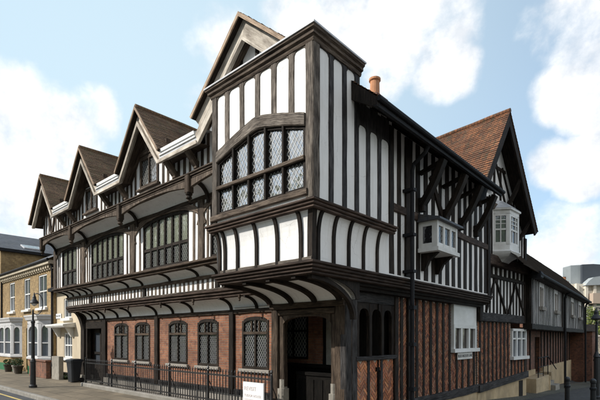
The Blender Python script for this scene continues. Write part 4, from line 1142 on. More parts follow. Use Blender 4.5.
# first floor
mb = MB(L0); mb.face([(.2, 2.8, .072), (4.65, 2.8, .072), (4.65, 4.8, .072), (.2, 4.8, .072)]); gp('plaster_wall', 'plaster', mb)
u = .42
while u < 4.6: gstud(u, u + rnd(.13, .18), 2.82, 4.14, -.02, .09); u += .315
mb = MB(L0); mb.box(.2, 4.65, 4.12, 4.26, -.1, .13, .01, .015); gp('rail', 'timber_black', mb)
mb = MB(L0); mb.face([(.2, 4.2, .06), (4.65, 4.2, .06), (4.65, 4.6, .06), (.2, 4.6, .06)]); gp('boarded_band', 'timber_umber', mb)
u = .3
while u < 4.6: gstud(u, u + .16, 4.26, 4.56, .0, .12, 'timber_black'); u += .42
mb = MB(L0); mb.box(-.05, 4.5, 4.55, 4.92, -.1, .30, .012, .02); gp('bressummer', 'timber_umber', mb)
for p, q in (((1.5, 4.1), (.75, 2.85)), ((1.55, 4.1), (2.55, 2.85)), ((3.5, 4.1), (2.75, 2.85)), ((3.5, 4.1), (4.4, 2.85))):
    mb = MB(L0); mb.bar((*p, .07), (*q, .07), .06, .04, (1, 0, 0), bow=(0, 0, .004), n=6); gp('brace', 'timber_black', mb)
for u in (.3, 4.52): mb = MB(L0); mb.box(u - .1, u + .1, 2.5, 4.6, -.1, .13, .008, .015); gp('post', 'timber_black', mb)
# second floor and gable
AX, AZg = 1.20, 10.0
gl_ = [(-1.30, 6.28), (AX, AZg), (4.02, 6.15)]
mb = MB(L0); mb.face([(-1.2, 4.8, .187), (4.3, 4.8, .187), (4.3, 5.95, .187), (3.85, 6.3, .187), (AX, 9.8, .187), (-1.2, 6.3, .187)]); gp('plaster_wall', 'plaster', mb)
u = -1.1
while u < 4.2:
    if not (-.05 < u + .1 < .62): gstud(u, u + rnd(.12, .16), 4.92, 6.62 if u < 3.7 else 6.2, .08, .205)
    elif u: gstud(u, u + .13, 4.92, 5.45, .08, .205)
    u += .29
mb = MB(L0); mb.box(-1.2, 3.9, 6.60, 6.84, .1, .27, .01, .02); gp('tie_beam', 'timber_mid', mb)
for p, q in (((1.2, 6.84), (1.2, 9.6)), ((.25, 6.84), (1.05, 8.3)), ((2.3, 6.84), (1.35, 8.3)), ((.3, 8.2), (2.2, 8.2)), ((-.2, 6.9), (.5, 8.1)), ((2.9, 6.9), (1.9, 8.3)), ((3.0, 6.84), (3.0, 7.3)), ((1.75, 6.84), (1.75, 8.2))):
    mb = MB(L0); mb.bar((*p, .17), (*q, .17), .06, .05, (1, 0, 0)); gp('gable_timber', 'timber_black', mb)
for p, q in (((.75, 6.5), (.15, 5.0)), ((-.75, 6.5), (-.2, 5.0))):
    mb = MB(L0); mb.bar((*p, .18), (*q, .18), .075, .04, (1, 0, 0)); gp('brace', 'timber_black', mb)
mb = MB(L0); mb.box(4.1, 4.32, 4.6, 6.0, -.1, .25, .008, .015); gp('post', 'timber_black', mb)
# small window left of the oriel
a, b, c, d = .0, .60, 5.55, 6.45
f = MB(L0); f.box(a, a + .07, c, d, .1, .22); f.box(b - .07, b, c, d, .1, .22); f.box(a, b, d - .07, d, .1, .22); f.box(a - .05, b + .05, c - .07, c + .04, .1, .27); f.box(.28, .32, c, d, .1, .2); f.box(a, b, 5.98, 6.02, .1, .2)
f = gp('sash_window', 'cream_paint', f); mb = MB(L0); mb.face([(a, c, .16), (b, c, .16), (b, d, .16), (a, d, .16)]); gp('pane', 'glass_sash', mb, f)
# canted oriel: plan points
on = [(1.12, .15), (1.50, .64), (2.38, .64), (2.76, .15)]
def ring(v, s=0): return [(u + sg * s, v, w + (s if 0 < i < 3 else 0)) for i, ((u, w), sg) in enumerate(zip(on, (-1, -.6, .6, 1)))]
ob = MB(L0)
ob.loft([ring(4.72, -.30), ring(4.80, -.22), ring(4.90, -.05), ring(4.98, .02), ring(5.06, .06), ring(5.10, .04), ring(5.12, 0), ring(5.32, 0)], True)
ob.loft([ring(6.42, 0), ring(6.55, 0), ring(6.58, .06), ring(6.64, .06)], True)
ob.box(1.2, 3.0, 5.3, 6.45, .12, .18)
pn = MB(L0)
for k in range(3):
    (a, aw), (b, bw) = on[k], on[k + 1]; Lk = math.hypot(b - a, bw - aw); nn = ((bw - aw) / Lk, (b - a) / Lk)
    P_ = lambda t, v, o: (a + (b - a) * t - nn[0] * o * 1, v, aw + (bw - aw) * t + nn[1] * o)
    def bit(t0, t1, v0, v1, o0=-.06, o1=.0): ob.loft([[P_(t0, v0, o0), P_(t1, v0, o0), P_(t1, v0, o1), P_(t0, v0, o1)], [P_(t0, v1, o0), P_(t1, v1, o0), P_(t1, v1, o1), P_(t0, v1, o1)]])
    e = .10 / Lk
    bit(0, e * 1.3, 5.3, 6.45); bit(1 - e * 1.3, 1, 5.3, 6.45); bit(e, 1 - e, 5.3, 5.40, -.06, -.004); bit(e, 1 - e, 6.36, 6.45, -.06, -.004); bit(e, 1 - e, 5.84, 5.90, -.06, -.01)
    m_ = 2 if k != 1 else 3
    for i in range(1, m_): bit(i / m_ - .02 / Lk, i / m_ + .02 / Lk, 5.4, 6.4, -.06, -.012)
    for v in (6.06, 6.20): bit(e, 1 - e, v, v + .025, -.06, -.014)
    pn.face([P_(0, 5.3, -.05), P_(1, 5.3, -.05), P_(1, 6.45, -.05), P_(0, 6.45, -.05)])
ob = gp('canted_oriel', 'cream_paint', ob); gp('pane', 'glass_sash', pn, ob)
mb = MB(L0); mb.loft([ring(6.64, .07), [(u * .8 + .42, 6.98, .17 + (w - .15) * .3) for u, w in on]]); gp('oriel_roof', 'lead', mb, ob)
# roof with tile courses, bargeboards, dark soffit
wv = .78
mb = MB(L0)
for (a, b) in ((0, 1), (1, 2)):
    e, r_ = (gl_[0], gl_[1]) if a == 0 else (gl_[2], gl_[1])
    E0, E1, R0, R1 = [tuple(L0(u, v, w)) for u, v, w in ((e[0], e[1], -7.5), (e[0], e[1], wv), (r_[0], r_[1], -7.5), (r_[0], r_[1], wv))]
    rr = MB(); tiled_slope(rr, E0, E1, R0, R1, .115, .02, .10); gp('tiled_roof', 'tile_orange', rr)
mb = MB(); mb.tube([L0(AX, AZg + .03 + (.012 if i % 2 else 0) - .10 * math.sin(math.pi * i / 12), wv - (wv + 7.5) * i / 12) for i in range(13)], .075, 8); gp('ridge_tiles', 'tile_orange', mb)
q0, q1, q2 = offset_path(gl_, .02), offset_path(gl_, .30), offset_path(gl_, .30)
mb = MB(L0)
for i in (0, 1): band(mb, q0, q1, i, wv - .09, wv - .03)
gp('barge_board', 'timber_black', mb)
mb = MB(L0)
for i in (0, 1): mb.face([(q0[i][0], q0[i][1] - .04, -.1), (q0[i + 1][0], q0[i + 1][1] - .04, -.1), (q0[i + 1][0], q0[i + 1][1] - .04, wv - .03), (q0[i][0], q0[i][1] - .04, wv - .03)])
gp('soffit', 'timber_black', mb)
for (u, v), (u2, v2) in (((3.35, 6.3), (3.6, 6.55)), ((2.45, 7.55), (2.5, 7.9))):
    mb = MB(L0); mb.bar((u, v - .55, .2), (u2, v2, wv - .12), .06, .07, (1, 0, 0), bow=(0, -.05, 0)); gp('gable_bracket', 'timber_black', mb)
mb = MB(L0); mb.face([(4.5, 0, -.1), (4.5, 0, -7), (4.5, 6.1, -7), (4.5, 6.1, -.1)]); gp('end_wall', 'brick_dark', mb)

# ================================================================== LOW JETTIED RANGE AT THE END
K = thing('low_lane_house', 'long low jettied timber range beyond the gabled house over dark red brick', 'house', (.2, 13.0, 0), R(3.2))
def kp(name, mat, mb, parent=K): return mb.build(name, mat, parent)
KE = 16.9; K0 = -.9
mb = MB(L0); mb.face([(K0, 2.45, .383), (KE, 2.45, .383), (KE, 4.75, .383), (K0, 4.75, .383)]); kp('plaster_wall', 'plaster', mb)
kw = [(1.1, 1.75, 3.30, 4.2), (4.9, 5.7, 3.30, 4.2), (10.6, 11.6, 3.3, 4.15), (14.2, 15.2, 3.3, 4.15)]
u = K0 + .1; ks = []
while u < KE - .1:
    wd_ = rnd(.14, .2); hit = [k for k in kw if k[0] - .05 < u + wd_ and u < k[1] + .05]
    mb = MB(L0); mb.box(u, u + wd_, 2.5, 3.25 if hit else 4.65, .25, .40, .01, .01); kp('stud', 'timber_black', mb); u += .37
for a, b, c, d in kw:
    f = MB(L0); f.box(a, a + .07, c, d, .3, .42); f.box(b - .07, b, c, d, .3, .42); f.box(a, b, d - .07, d, .3, .42); f.box(a - .12, b + .12, c - .14, c + .02, .3, .52); q = (a + b) / 2; f.box(q - .03, q + .03, c, d, .3, .41)
    f = kp('casement_window', 'sill_stone', f); mb = MB(L0); mb.face([(a, c, .37), (b, c, .37), (b, d, .37), (a, d, .37)]); kp('pane', 'curtain', mb, f)
mb = MB(L0); mb.box(K0, KE, 2.26, 2.50, .1, .46, .012, .02); kp('bressummer', 'timber_black', mb)
for u in (K0, 7.2, KE - .2): mb = MB(L0); mb.box(u, u + .22, 2.3, 4.7, .2, .43, .008, .015); kp('post', 'timber_black', mb)
mb = MB(L0); mb.face([(K0, 2.27, .3), (KE, 2.27, .3), (KE, 2.27, -.5), (K0, 2.27, -.5)]); kp('jetty_soffit', 'timber_black', mb)
mb = MB(L0); wall_holes(mb, -.6, KE, .05, 2.4, [(4.6, 5.9, .05, 1.95)], -.5, .3); kp('brick_wall', 'brick_dark', mb)
mb = MB(L0); mb.box(4.6, 5.9, .05, 1.95, -.75, -.7); kp('door', 'timber_black', mb)
u = -.4
while u < KE:
    if not 4.2 < u < 5.8:
        mb = MB(L0); mb.box(u, u + .14, .25, 2.3, -.6, -.45, .008, .012); kp('lower_stud', 'timber_black', mb)
    u += .93
for u in (7.3, 16.6): mb = MB(L0); mb.tube([(u, 4.5, .78), (u, 4.3, .56), (u, 4.1, .52), (u, -1.8, .52)], .06, 8); kp('downpipe', 'gutter', mb)
mb = MB(L0); mb.prism([(-.6, -2.5), (KE, -2.5), (KE, .28), (6.2, .28), (6.2, -.1), (4.3, -.1), (4.3, .28), (-.6, .28)], -.8, -.40); kp('plinth', 'cream_render', mb)
mb = MB(L0); mb.box(1.2, 4.3, -1.5, .02, -.5, .22, 0, .02); mb.box(4.3, 4.5, -1.5, -.05, -.5, .26, 0, .02); mb.box(5.75, 6.3, -1.5, .05, -.5, .1, 0, .02)
kp('step_wall', 'cream_render', mb)
mb = MB(L0)
for k in range(4): mb.box(4.5, 5.75, -1.5, -.02 - .17 * k, -.5, -.3 + .26 * k, 0, .01)
kp('door_steps', 'stone', mb)
mb = MB(L0); mb.tube([(2.0, .02, .15), (2.0, .95, .15), (4.4, .95, .15), (4.6, .3, .5)], .025, 6); mb.tube([(2.0, .5, .15), (4.4, .5, .15)], .02, 6); mb.tube([(3.2, .02, .15), (3.2, .95, .15)], .02, 6); mb.tube([(4.4, .02, .15), (4.4, .95, .15)], .025, 6); kp('handrail', 'gutter', mb)
rr = MB(); tiled_slope(rr, L0(-4.0, 4.55, .78), L0(KE + .15, 4.55, .78), L0(-4.0, 6.5, -1.0), L0(KE + .15, 6.5, -1.0), .11, .024); kp('tiled_roof', 'tile_dark', rr)
rr = MB(); tiled_slope(rr, L0(-4.0, 4.6, -2.8), L0(KE + .15, 4.6, -2.8), L0(-4.0, 6.5, -1.0), L0(KE + .15, 6.5, -1.0), .3, .024); kp('tiled_roof', 'tile_dark', rr)
mb = MB(L0); mb.box(K0 - .2, KE + .15, 4.42, 4.56, .3, .74, 0, 0); kp('eaves_board', 'timber_black', mb)
mb = MB(L0); mb.tube([(K0 - .25, 4.5, .80), (KE + .2, 4.5, .80)], .075, 8); mb.box(K0 - .35, K0 + .15, 4.35, 4.62, .5, .85, 0, .03); kp('gutter', 'gutter', mb)
mb = MB(L0); mb.box(16.0, 16.6, 5.0, 6.05, -1.1, -.5, 0, .02); c_ = kp('chimney', 'brick_dark', mb)
c3 = L0(16.3, 6.05, -.8); mb = MB(); mb.lathe(c3, [(.17, 0), (.17, .05), (.14, .1), (.14, .32), (.17, .35)], 10); kp('chimney_pot', 'terracotta', mb, c_)
mb = MB(L0); mb.face([(KE, -2, .35), (KE, -2, -5), (KE, 4.6, -5), (KE, 4.6, .35)]); kp('end_wall', 'brick_dark', mb)

# ================================================================== STREET NEIGHBOURS ON THE LEFT
def sash(T, parent, a, b, c, d, w, mat='white_paint', bars=1, pane='glass_sash', sill=.12):
    f = MB(T); t = .075
    f.box(a, a + t, c, d, w - .1, w); f.box(b - t, b, c, d, w - .1, w); f.box(a, b, d - t, d, w - .1, w - .002); f.box(a, b, c, c + t, w - .1, w - .002)
    m_ = (c + d) / 2; f.box(a + t, b - t, m_ - .03, m_ + .03, w - .1, w - .012)
    for k in range(1, bars + 1): u = a + (b - a) * k / (bars + 1); f.box(u - .02, u + .02, c, d, w - .1, w - .02)
    if sill: f.box(a - .12, b + .12, c - sill, c, w - .1, w + .16)
    o = f.build('sash_window', mat, parent)
    p = MB(T); p.face([(a + t, c + t, w - .07), (b - t, c + t, w - .07), (b - t, m_, w - .07), (a + t, m_, w - .07)]); p.face([(a + t, m_, w - .045), (b - t, m_, w - .045), (b - t, d - t, w - .045), (a + t, d - t, w - .045)]); p.build('pane', pane, o)
    return o
T1 = thing('brick_terrace_house', 'two storey yellow brick house with dentilled eaves and pale grey bay windows', 'house', (-22.5, 0, 0))
def tp(name, mat, mb, parent=T1): return mb.build(name, mat, parent, loc=None)
TF = lambda u, v, w: (u + 22.5, -.1 * 1 - w + .2, v)      # local to the terrace root, wall at y = .1
x0, x1 = -27.0, -18.0
ups = [(-25.40, -24.38, 3.48, 5.24), (-22.62, -21.60, 3.48, 5.24), (-20.25, -18.98, 3.48, 5.22)]
mb = MB(TF); wall_holes(mb, x0, x1, .0, 5.75, [*ups, (-22.25, -21.45, .1, 2.45)], 0, .14); tp('brick_wall', 'yellow_brick', mb)
for a, b, c, d in ups:
    sash(TF, T1, a, b, c, d, -.03, bars=1)
mb = MB(TF); mb.box(-22.25, -21.45, .1, 2.45, -.4, -.14); tp('door', 'green_paint', mb)
mb = MB(TF); mb.box(x0, x1, 5.36, 5.42, -.02, .06); mb.box(x0, x1, 5.60, 5.78, -.02, .26)
u = x0 + .1
while u < x1 - .15: mb.box(u, u + .17, 5.42, 5.60, 0, .17); u += .34
tp('eaves_cornice', 'bath_stone', mb)
mb = MB(TF); mb.tube([(x0, 5.80, .28), (x1, 5.80, .28)], .07, 8); tp('gutter', 'gutter', mb)
for q in (x1 - .08, x0 + .1):
    mb = MB(TF); mb.tube([(q, 5.75, .2), (q, 5.5, .06), (q, 0, .06)], .05, 8); tp('downpipe', 'gutter', mb)
mb = MB(TF); mb.face([(x0, 5.82, .3), (x1 + .1, 5.82, .3), (x1 + .1, 8.3, -4.2), (x0, 8.3, -4.2)]); tp('slate_roof', 'slate', mb)
mb = MB(TF); mb.face([(x1, 0, 0), (x1, 0, -8), (x1, 5.8, -8), (x1, 8.2, -4.2), (x1, 5.75, 0)]); tp('end_wall', 'yellow_brick', mb)
for a, b in ((-26.9, -22.75), (-21.35, -18.15)):
    bw = MB(TF); ww = .42
    pl = [(a + .25, 0), (a + .75, ww), (b - .75, ww), (b - .25, 0)]
    def rg(v, e=0): return [(u + (-e if i < 2 else e), v, w + (e if 0 < i < 3 else 0)) for i, (u, w) in enumerate(pl)]
    bs = MB(TF); bs.loft([rg(0, 0), rg(.42, 0)]); bs = bs.build('green_plinth', 'green_paint', T1)
    bs = MB(TF); bs.loft([rg(.42, -.01), rg(.80, -.01)]); bs.build('bay_base', 'yellow_brick', T1)
    bw.loft([rg(.80, .04), rg(.90, .04), rg(.92, 0), rg(.98, 0)]); bw.loft([rg(2.62, 0), rg(2.80, 0), rg(2.84, .07), rg(2.95, .10), rg(3.02, .14), rg(3.08, .14)])
    pn = MB(TF)
    for k in range(3):
        (p, pw), (q, qw) = pl[k], pl[k + 1]; Lk = math.hypot(q - p, qw - pw); nn = (-(qw - pw) / Lk, (q - p) / Lk)
        Q = lambda t, v, o: (p + (q - p) * t + nn[0] * o, v, pw + (qw - pw) * t + nn[1] * o)
        def bt(t0, t1, v0, v1, o0=-.1, o1=0.): bw.loft([[Q(t0, v0, o0), Q(t1, v0, o0), Q(t1, v0, o1), Q(t0, v0, o1)], [Q(t0, v1, o0), Q(t1, v1, o0), Q(t1, v1, o1), Q(t0, v1, o1)]])
        e = min(.25, .15 / Lk); bt(0, e, .95, 2.65); bt(1 - e, 1, .95, 2.65)
        nl = 2 if k == 1 and b - a > 3.5 else 1
        for i in range(nl):
            t0 = e + (1 - 2 * e) * i / nl; t1 = e + (1 - 2 * e) * (i + 1) / nl
            if i: bt(t0 - .1 / Lk, t0 + .1 / Lk, .95, 2.65, -.1, .01)
            m8 = 8
            for s_ in range(m8):
                xa, xb = s_ / m8, (s_ + 1) / m8
                g = lambda x: 2.30 + .22 * math.sqrt(max(0, 1 - (2 * x - 1) ** 2))
                ta, tb = t0 + (t1 - t0) * xa, t0 + (t1 - t0) * xb
                bw.loft([[Q(ta, g(xa), -.1), Q(tb, g(xb), -.1), Q(tb, g(xb), -.008), Q(ta, g(xa), -.008)], [Q(ta, 2.65, -.1), Q(tb, 2.65, -.1), Q(tb, 2.65, -.008), Q(ta, 2.65, -.008)]])
            bt(t0, t1, 1.62, 1.68, -.08, -.02)
        pn.face([Q(0, .95, -.07), Q(1, .95, -.07), Q(1, 2.64, -.07), Q(0, 2.64, -.07)])
    bay = bw.build('bay_window', 'grey_paint', T1); pn.build('pane', 'glass_sash', bay)
mb = MB(TF); mb.box(x1 - .25, x1 + .35, 5.7, 8.1, -3.4, -1.9, 0, .0); mb.box(x1 - .3, x1 + .4, 8.1, 8.25, -3.45, -1.85); tp('chimney', 'brick_dark', mb)

TA = thing('tall_brick_house', 'taller yellow brick house with slate roof and skylight at the left edge', 'house', (-31, 4, 0))
TT = lambda x, y, z: (x + 31, y - 4, z)
mb = MB(TT)
mb.face([(-27.1, .05, 0), (-27.1, 9, 0), (-27.1, 9, 7.62), (-27.1, .05, 7.62)]); mb.face([(-36, .05, 0), (-27.1, .05, 0), (-27.1, .05, 7.62), (-36, .05, 7.62)]); mb.build('brick_wall', 'yellow_brick', TA)
mb = MB(TT); mb.face([(-26.9, -.1, 7.6), (-26.9, 9.2, 7.6), (-31.5, 9.2, 9.45), (-31.5, -.1, 9.45)]); mb.face([(-36.1, -.1, 7.6), (-36.1, 9.2, 7.6), (-31.5, 9.2, 9.45), (-31.5, -.1, 9.45)]); mb.build('slate_roof', 'slate', TA)
mb = MB(TT); mb.box(-27.2, -26.86, -.1, 9.2, 7.45, 7.63); mb.build('eaves_board', 'gutter', TA)
c0 = Vector((-27.9, 2.0, 8.25)); mb = MB(TT)
mb.loft([[(-27.6, 1.5, 7.88), (-27.6, 2.6, 7.88), (-28.4, 2.6, 8.20), (-28.4, 1.5, 8.20)], [(-27.57, 1.5, 7.96), (-27.57, 2.6, 7.96), (-28.37, 2.6, 8.28), (-28.37, 1.5, 8.28)]]); sk = mb.build('skylight', 'lead', TA)
mb = MB(TT); mb.face([(-27.64, 1.58, 7.99), (-27.64, 2.52, 7.99), (-28.30, 2.52, 8.26), (-28.30, 1.58, 8.26)]); mb.build('pane', 'glass_bay', sk)
mb = MB(TT); mb.box(-26.9, -24.9, 4.4, 5.4, 6.0, 9.45, 0, .02); mb.box(-27.0, -24.8, 4.3, 5.5, 9.45, 9.62); mb.build('chimney_stack', 'brick_dark', TA)
an = thing('television_antenna', 'thin rooftop television aerial above the taller brick house', 'antenna', (-27.2, 4.8, 8.3))
mb = MB(); mb.tube([(0, 0, 0), (0, 0, 2.7)], .03, 6); mb.build('mast', 'gutter', an)
mb = MB(); mb.tube([(-.5, -.3, 2.65), (.5, .3, 2.65)], .02, 5)
for k in range(-3, 4): mb.tube([(k * .14 + .12, k * .084 - .2, 2.65), (k * .14 - .12, k * .084 + .2, 2.65)], .012, 4)
mb.build('aerial', 'gutter', an)

CH = thing('cream_house', 'cream rendered house between the yellow brick terrace and the timber framed house', 'house', (-16.4, .22, 0))
CT = lambda u, v, w: (u + 16.4, -w, v)       # wall at y = .4
mb = MB(CT); wall_holes(mb, -18.3, -14.5, 0, 4.3, [(-17.0, -16.0, .95, 2.15), (-17.0, -16.1, 2.85, 3.8)], 0, .12); mb.build('rendered_wall', 'cream_wall', CH)
sash(CT, CH, -17.0, -16.0, .95, 2.15, -.03, bars=2); sash(CT, CH, -17.0, -16.1, 2.85, 3.8, -.03, bars=1)
mb = MB(CT); mb.prism_u([(0, 2.40), (.50, 2.40), (.55, 2.47), (.55, 2.53), (0, 2.62)], -17.9, -15.6); hd = mb.build('window_hood', 'cream_paint', CH)
for u in (-17.6, -15.95): mb = MB(CT); mb.prism_u([(0, 1.95), (.1, 1.95), (.3, 2.3), (.36, 2.4), (0, 2.4)], u, u + .14); mb.build('bracket', 'cream_paint', hd)
mb = MB(CT); mb.box(-18.3, -14.6, 4.2, 4.36, -.1, .3); mb.build('eaves_board', 'gutter', CH)
mb = MB(CT); mb.face([(-18.3, 4.36, .32), (-15.1, 4.36, .32), (-15.1, 6.0, -3), (-18.3, 6.0, -3)]); mb.build('tiled_roof', 'tile_dark', CH)
mb = MB(CT); mb.box(-18.2, -14.6, .0, .25, -.1, .03); mb.build('plinth', 'stone', CH)
sg = thing('street_nameplate', 'small white street nameplate high on the cream house wall', 'sign', (-17.62, .20, 2.98))
mb = MB(); mb.box(-.34, .34, -.02, .0, -.12, .12); mb.build('plate', 'sign_white', sg)
text_part('BUGLE STREET', .085, 'sign_black', sg, (0, -.023, 0), (R(90), 0, 0), bold=.0015)
ns = thing('lane_nameplate', 'small white lane nameplate under the boarded white window', 'sign', (.0, 6.75, 1.30))
mb = MB(); mb.box(.0, .03, -.62, .62, -.11, .11); mb.build('plate', 'cream_paint', ns)
text_part('BLUE ANCHOR LANE', .125, 'sign_black', ns, (.033, 0, 0), (R(90), 0, R(90)), bold=.003)
# low brick garden wall and pots in front of the terrace
gw = MB(); gw.box(-19.0, -16.6, -.7, -.5, 0, .78, 0, .01); gw.box(-19.05, -16.55, -.75, -.45, .78, .85, 0, .01)
gw = tag(gw.build('garden_wall', 'brick_dark', loc=(-17.8, -.6, 0)), 'low dark brick garden wall beside the cream house', 'wall')
gw2 = MB(); gw2.box(-16.5, -15.6, -.5, -.3, 0, 1.05, 0, .01)
tag(gw2.build('gate_pier', 'stone', loc=(-16.0, -.4, 0)), 'short grey wall stub left of the wheelie bin', 'wall')

# ------------------------------------------------------------------ foliage helper
def leaves(mb, c, rad, n, size, tones, flat=1.0, shell=.55):
    for _ in range(n):
        d = Vector((random.gauss(0, 1), random.gauss(0, 1), random.gauss(0, 1))).normalized()
        r = rnd(shell, 1) ** .5
        p = Vector(c) + Vector((d.x * rad[0], d.y * rad[1], d.z * rad[2])) * r
        a = Vector((random.gauss(0, 1), random.gauss(0, 1), random.gauss(0, 1) * .7)).normalized(); b = a.cross(Vector((rnd(-1, 1), rnd(-1, 1), rnd(-1, 1)))).normalized()
        s = size * rnd(.6, 1.3); k = rnd(.6, 1.25) * (.65 + .5 * (d.z * .5 + .5)); t = random.choice(tones); t = tuple(q * k for q in t)
        mb.face([tuple(p + a * s), tuple(p + b * s * .5), tuple(p - a * s), tuple(p - b * s * .5)], tone=t, raw=True)
GR = [(.03, .06, .018), (.045, .075, .022), (.022, .045, .014), (.06, .085, .028)]
for k, (x, y, h, lab) in enumerate(((-21.6, -.55, .36, 'potted bushy plant left of the terrace doorway'), (-20.9, -.65, .40, 'potted leafy shrub in front of the nearer bay window'), (-22.9, -.6, .3, 'small potted plant by the further bay window'))):
    t = thing('potted_plant', lab, 'plant', (x, y, 0), group='pots along the terrace front')
    mb = MB(); mb.lathe((0, 0, 0), [(.16, 0), (.22, .34), (.25, .36), (.25, .42), (.2, .42), (.18, .38)], 12); mb.build('pot', ('sill_stone', 'soil', 'soil')[k], t)
    mb = MB(); leaves(mb, (0, 0, .42 + h / 2), (.24, .24, h / 2), 200, .05, GR); mb.build('leaves', 'leaf', t)
t = thing('climbing_plant', 'scrubby weeds growing at the foot of the cream wall', 'plant', (-15.9, -.15, 0))
mb = MB(); leaves(mb, (0, 0, .12), (.7, .18, .14), 240, .06, GR); mb.build('leaves', 'leaf', t)

# ------------------------------------------------------------------ street furniture
LPX, LPY = -13.04, -2.3
lp = thing('street_lamp', 'black swan neck street lamp standing on the pavement by the kerb', 'street lamp', (LPX, LPY, 0))
mb = MB(); mb.lathe((0, 0, 0), [(.14, 0), (.14, .08), (.10, .12), (.09, .95), (.105, .98), (.09, 1.05), (.062, 1.12), (.058, 2.45), (.075, 2.48), (.075, 2.54), (.035, 2.58), (.03, 2.95), (.015, 3.0)], 14); mb.build('column', 'iron', lp)
rt = Vector((.7416, .671, 0)); hx = rt * .05
mb = MB(); mb.tube([tuple(rt * (.14 + .24 * math.sin(a_)) + Vector((0, 0, 3.20 - .40 * math.cos(a_)))) for a_ in [R(-38 + 11 * k) for k in range(22)]], .018, 8); mb.build('swan_neck', 'iron', lp)
mb = MB(); mb.lathe((hx.x, hx.y, 3.22), [(.04, -.03), (.15, .0), (.155, .02), (.13, .09), (.08, .15), (.06, .22), (.065, .24), (.04, .30), (.025, .36), (.01, .42)], 18); hd = mb.build('lantern_hood', 'iron', lp)
mb = MB(); mb.lathe((hx.x, hx.y, 3.12), [(.02, .0), (.07, .03), (.10, .07), (.11, .10)], 14); mb.build('lamp_glass', 'cream_paint', hd)

wb = thing('wheelie_bin', 'dark grey wheelie bin standing beside the black corner post', 'bin', (-14.0, -.45, 0), R(12))
mb = MB()
def rr_(hx_, hy_, z, oy=0, c=.05): return [(-hx_ + c, -hy_ + oy, z), (hx_ - c, -hy_ + oy, z), (hx_, -hy_ + c + oy, z), (hx_, hy_ - c + oy, z), (hx_ - c, hy_ + oy, z), (-hx_ + c, hy_ + oy, z), (-hx_, hy_ - c + oy, z), (-hx_, -hy_ + c + oy, z)]
mb.loft([rr_(.17, .18, .03), rr_(.195, .22, .55, .01), rr_(.215, .25, .86, .015), rr_(.235, .275, .87, .015), rr_(.235, .275, .93, .015)]); mb.build('body', 'plastic', wb)
mb = MB(); mb.loft([rr_(.245, .285, .935, .01), rr_(.245, .285, .96, .01), rr_(.21, .24, .995, .01, .07), rr_(.12, .14, 1.01, .01, .05)]); mb.build('lid', 'plastic', wb)
mb = MB(); mb.tube([(-.21, .30, .93), (.21, .30, .93)], .022, 8); mb.build('handle', 'plastic', wb)
for sx in (-.20, .20): mb = MB(lambda x, y, z: (z, y, x)); mb.lathe((.10, .22, sx - .03), [(.02, 0), (.10, 0), (.10, .06), (.02, .06)], 14); mb.build('wheel', 'iron', wb)

# railings
RY = -.70
rl = thing('iron_railings', 'black spiked iron railings on a pale stone kerb in front of the house', 'railings', (-8.3, RY, 0))
RX0, RX1 = -12.15, -1.62
o_ = 8.3
mb = MB(); mb.box(RX0 - .15 + o_, RX1 + o_ + .1, -.14, .14, -.15, .13, 0, .02); mb.build('kerb_plinth', 'kerb', rl)
for z in (.22, .90): mb = MB(); mb.box(RX0 + o_, RX1 + o_, -.022, .022, z, z + .035); mb.build('rail', 'iron', rl)
b0 = MB(); b0.tube([(0, 0, .1), (0, 0, 1.0), (0, 0, 1.02), (0, 0, 1.09)], [.0135, .0135, .024, .002], 6)
first = b0.build('bar', 'iron', rl); bars = 0; x = RX0 + o_ + .07; first.location = (x, 0, 0)
while x < RX1 + o_ - .1 and bars < 96:
    x += .125; bars += 1
    c = first.copy(); COL.objects.link(c); c.parent = rl; c.location = (x, 0, 0)
ps = MB(); ps.box(-.026, .026, -.026, .026, .1, 1.0); ps.lathe((0, 0, 1.0), [(.03, 0), (.03, .03), (.018, .05), (.038, .09), (.02, .13), (.002, .16)], 8); ps.tube([(0, .0, .8), (0, .18, .45), (0, .22, .12)], .014, 6)
first = ps.build('standard', 'iron', rl); first.location = (RX0 + o_, 0, 0)
for x in (-9.9, -8.15, -6.05, -4.1, RX1):
    c = first.copy(); COL.objects.link(c); c.parent = rl; c.location = (x + o_, 0, 0)
mb = MB(); mb.box(RX0 + o_ - .02, RX0 + o_ + .02, .0, .55, 0.90, .935); mb.build('rail', 'iron', rl)
mb = MB(); mb.box(RX0 + o_ - .02, RX0 + o_ + .02, .0, .55, .22, .255); mb.build('rail', 'iron', rl)

ms = thing('museum_sign', 'white museum sign board fixed to the railings left of the porch', 'sign', (-2.17, RY - .07, 0))
mb = MB(); mb.box(-.37, .37, -.02, .02, .05, .82, 0, .004); mb.build('board', 'sign_white', ms)
mb = MB(); mb.box(-.37, -.02, -.024, -.021, .05, .30); mb.build('colour_panel', 'sign_red', ms)
text_part('REVISIT', .135, 'sign_grey', ms, (-.32, -.0225, .66), (R(90), 0, 0), 'LEFT')
text_part('TUDOR HOUSE', .088, 'sign_grey', ms, (-.32, -.0225, .49), (R(90), 0, 0), 'LEFT')
mb = MB(); mb.box(-.32, .30, -.0235, -.021, .395, .405); mb.build('rule', 'sign_grey', ms)

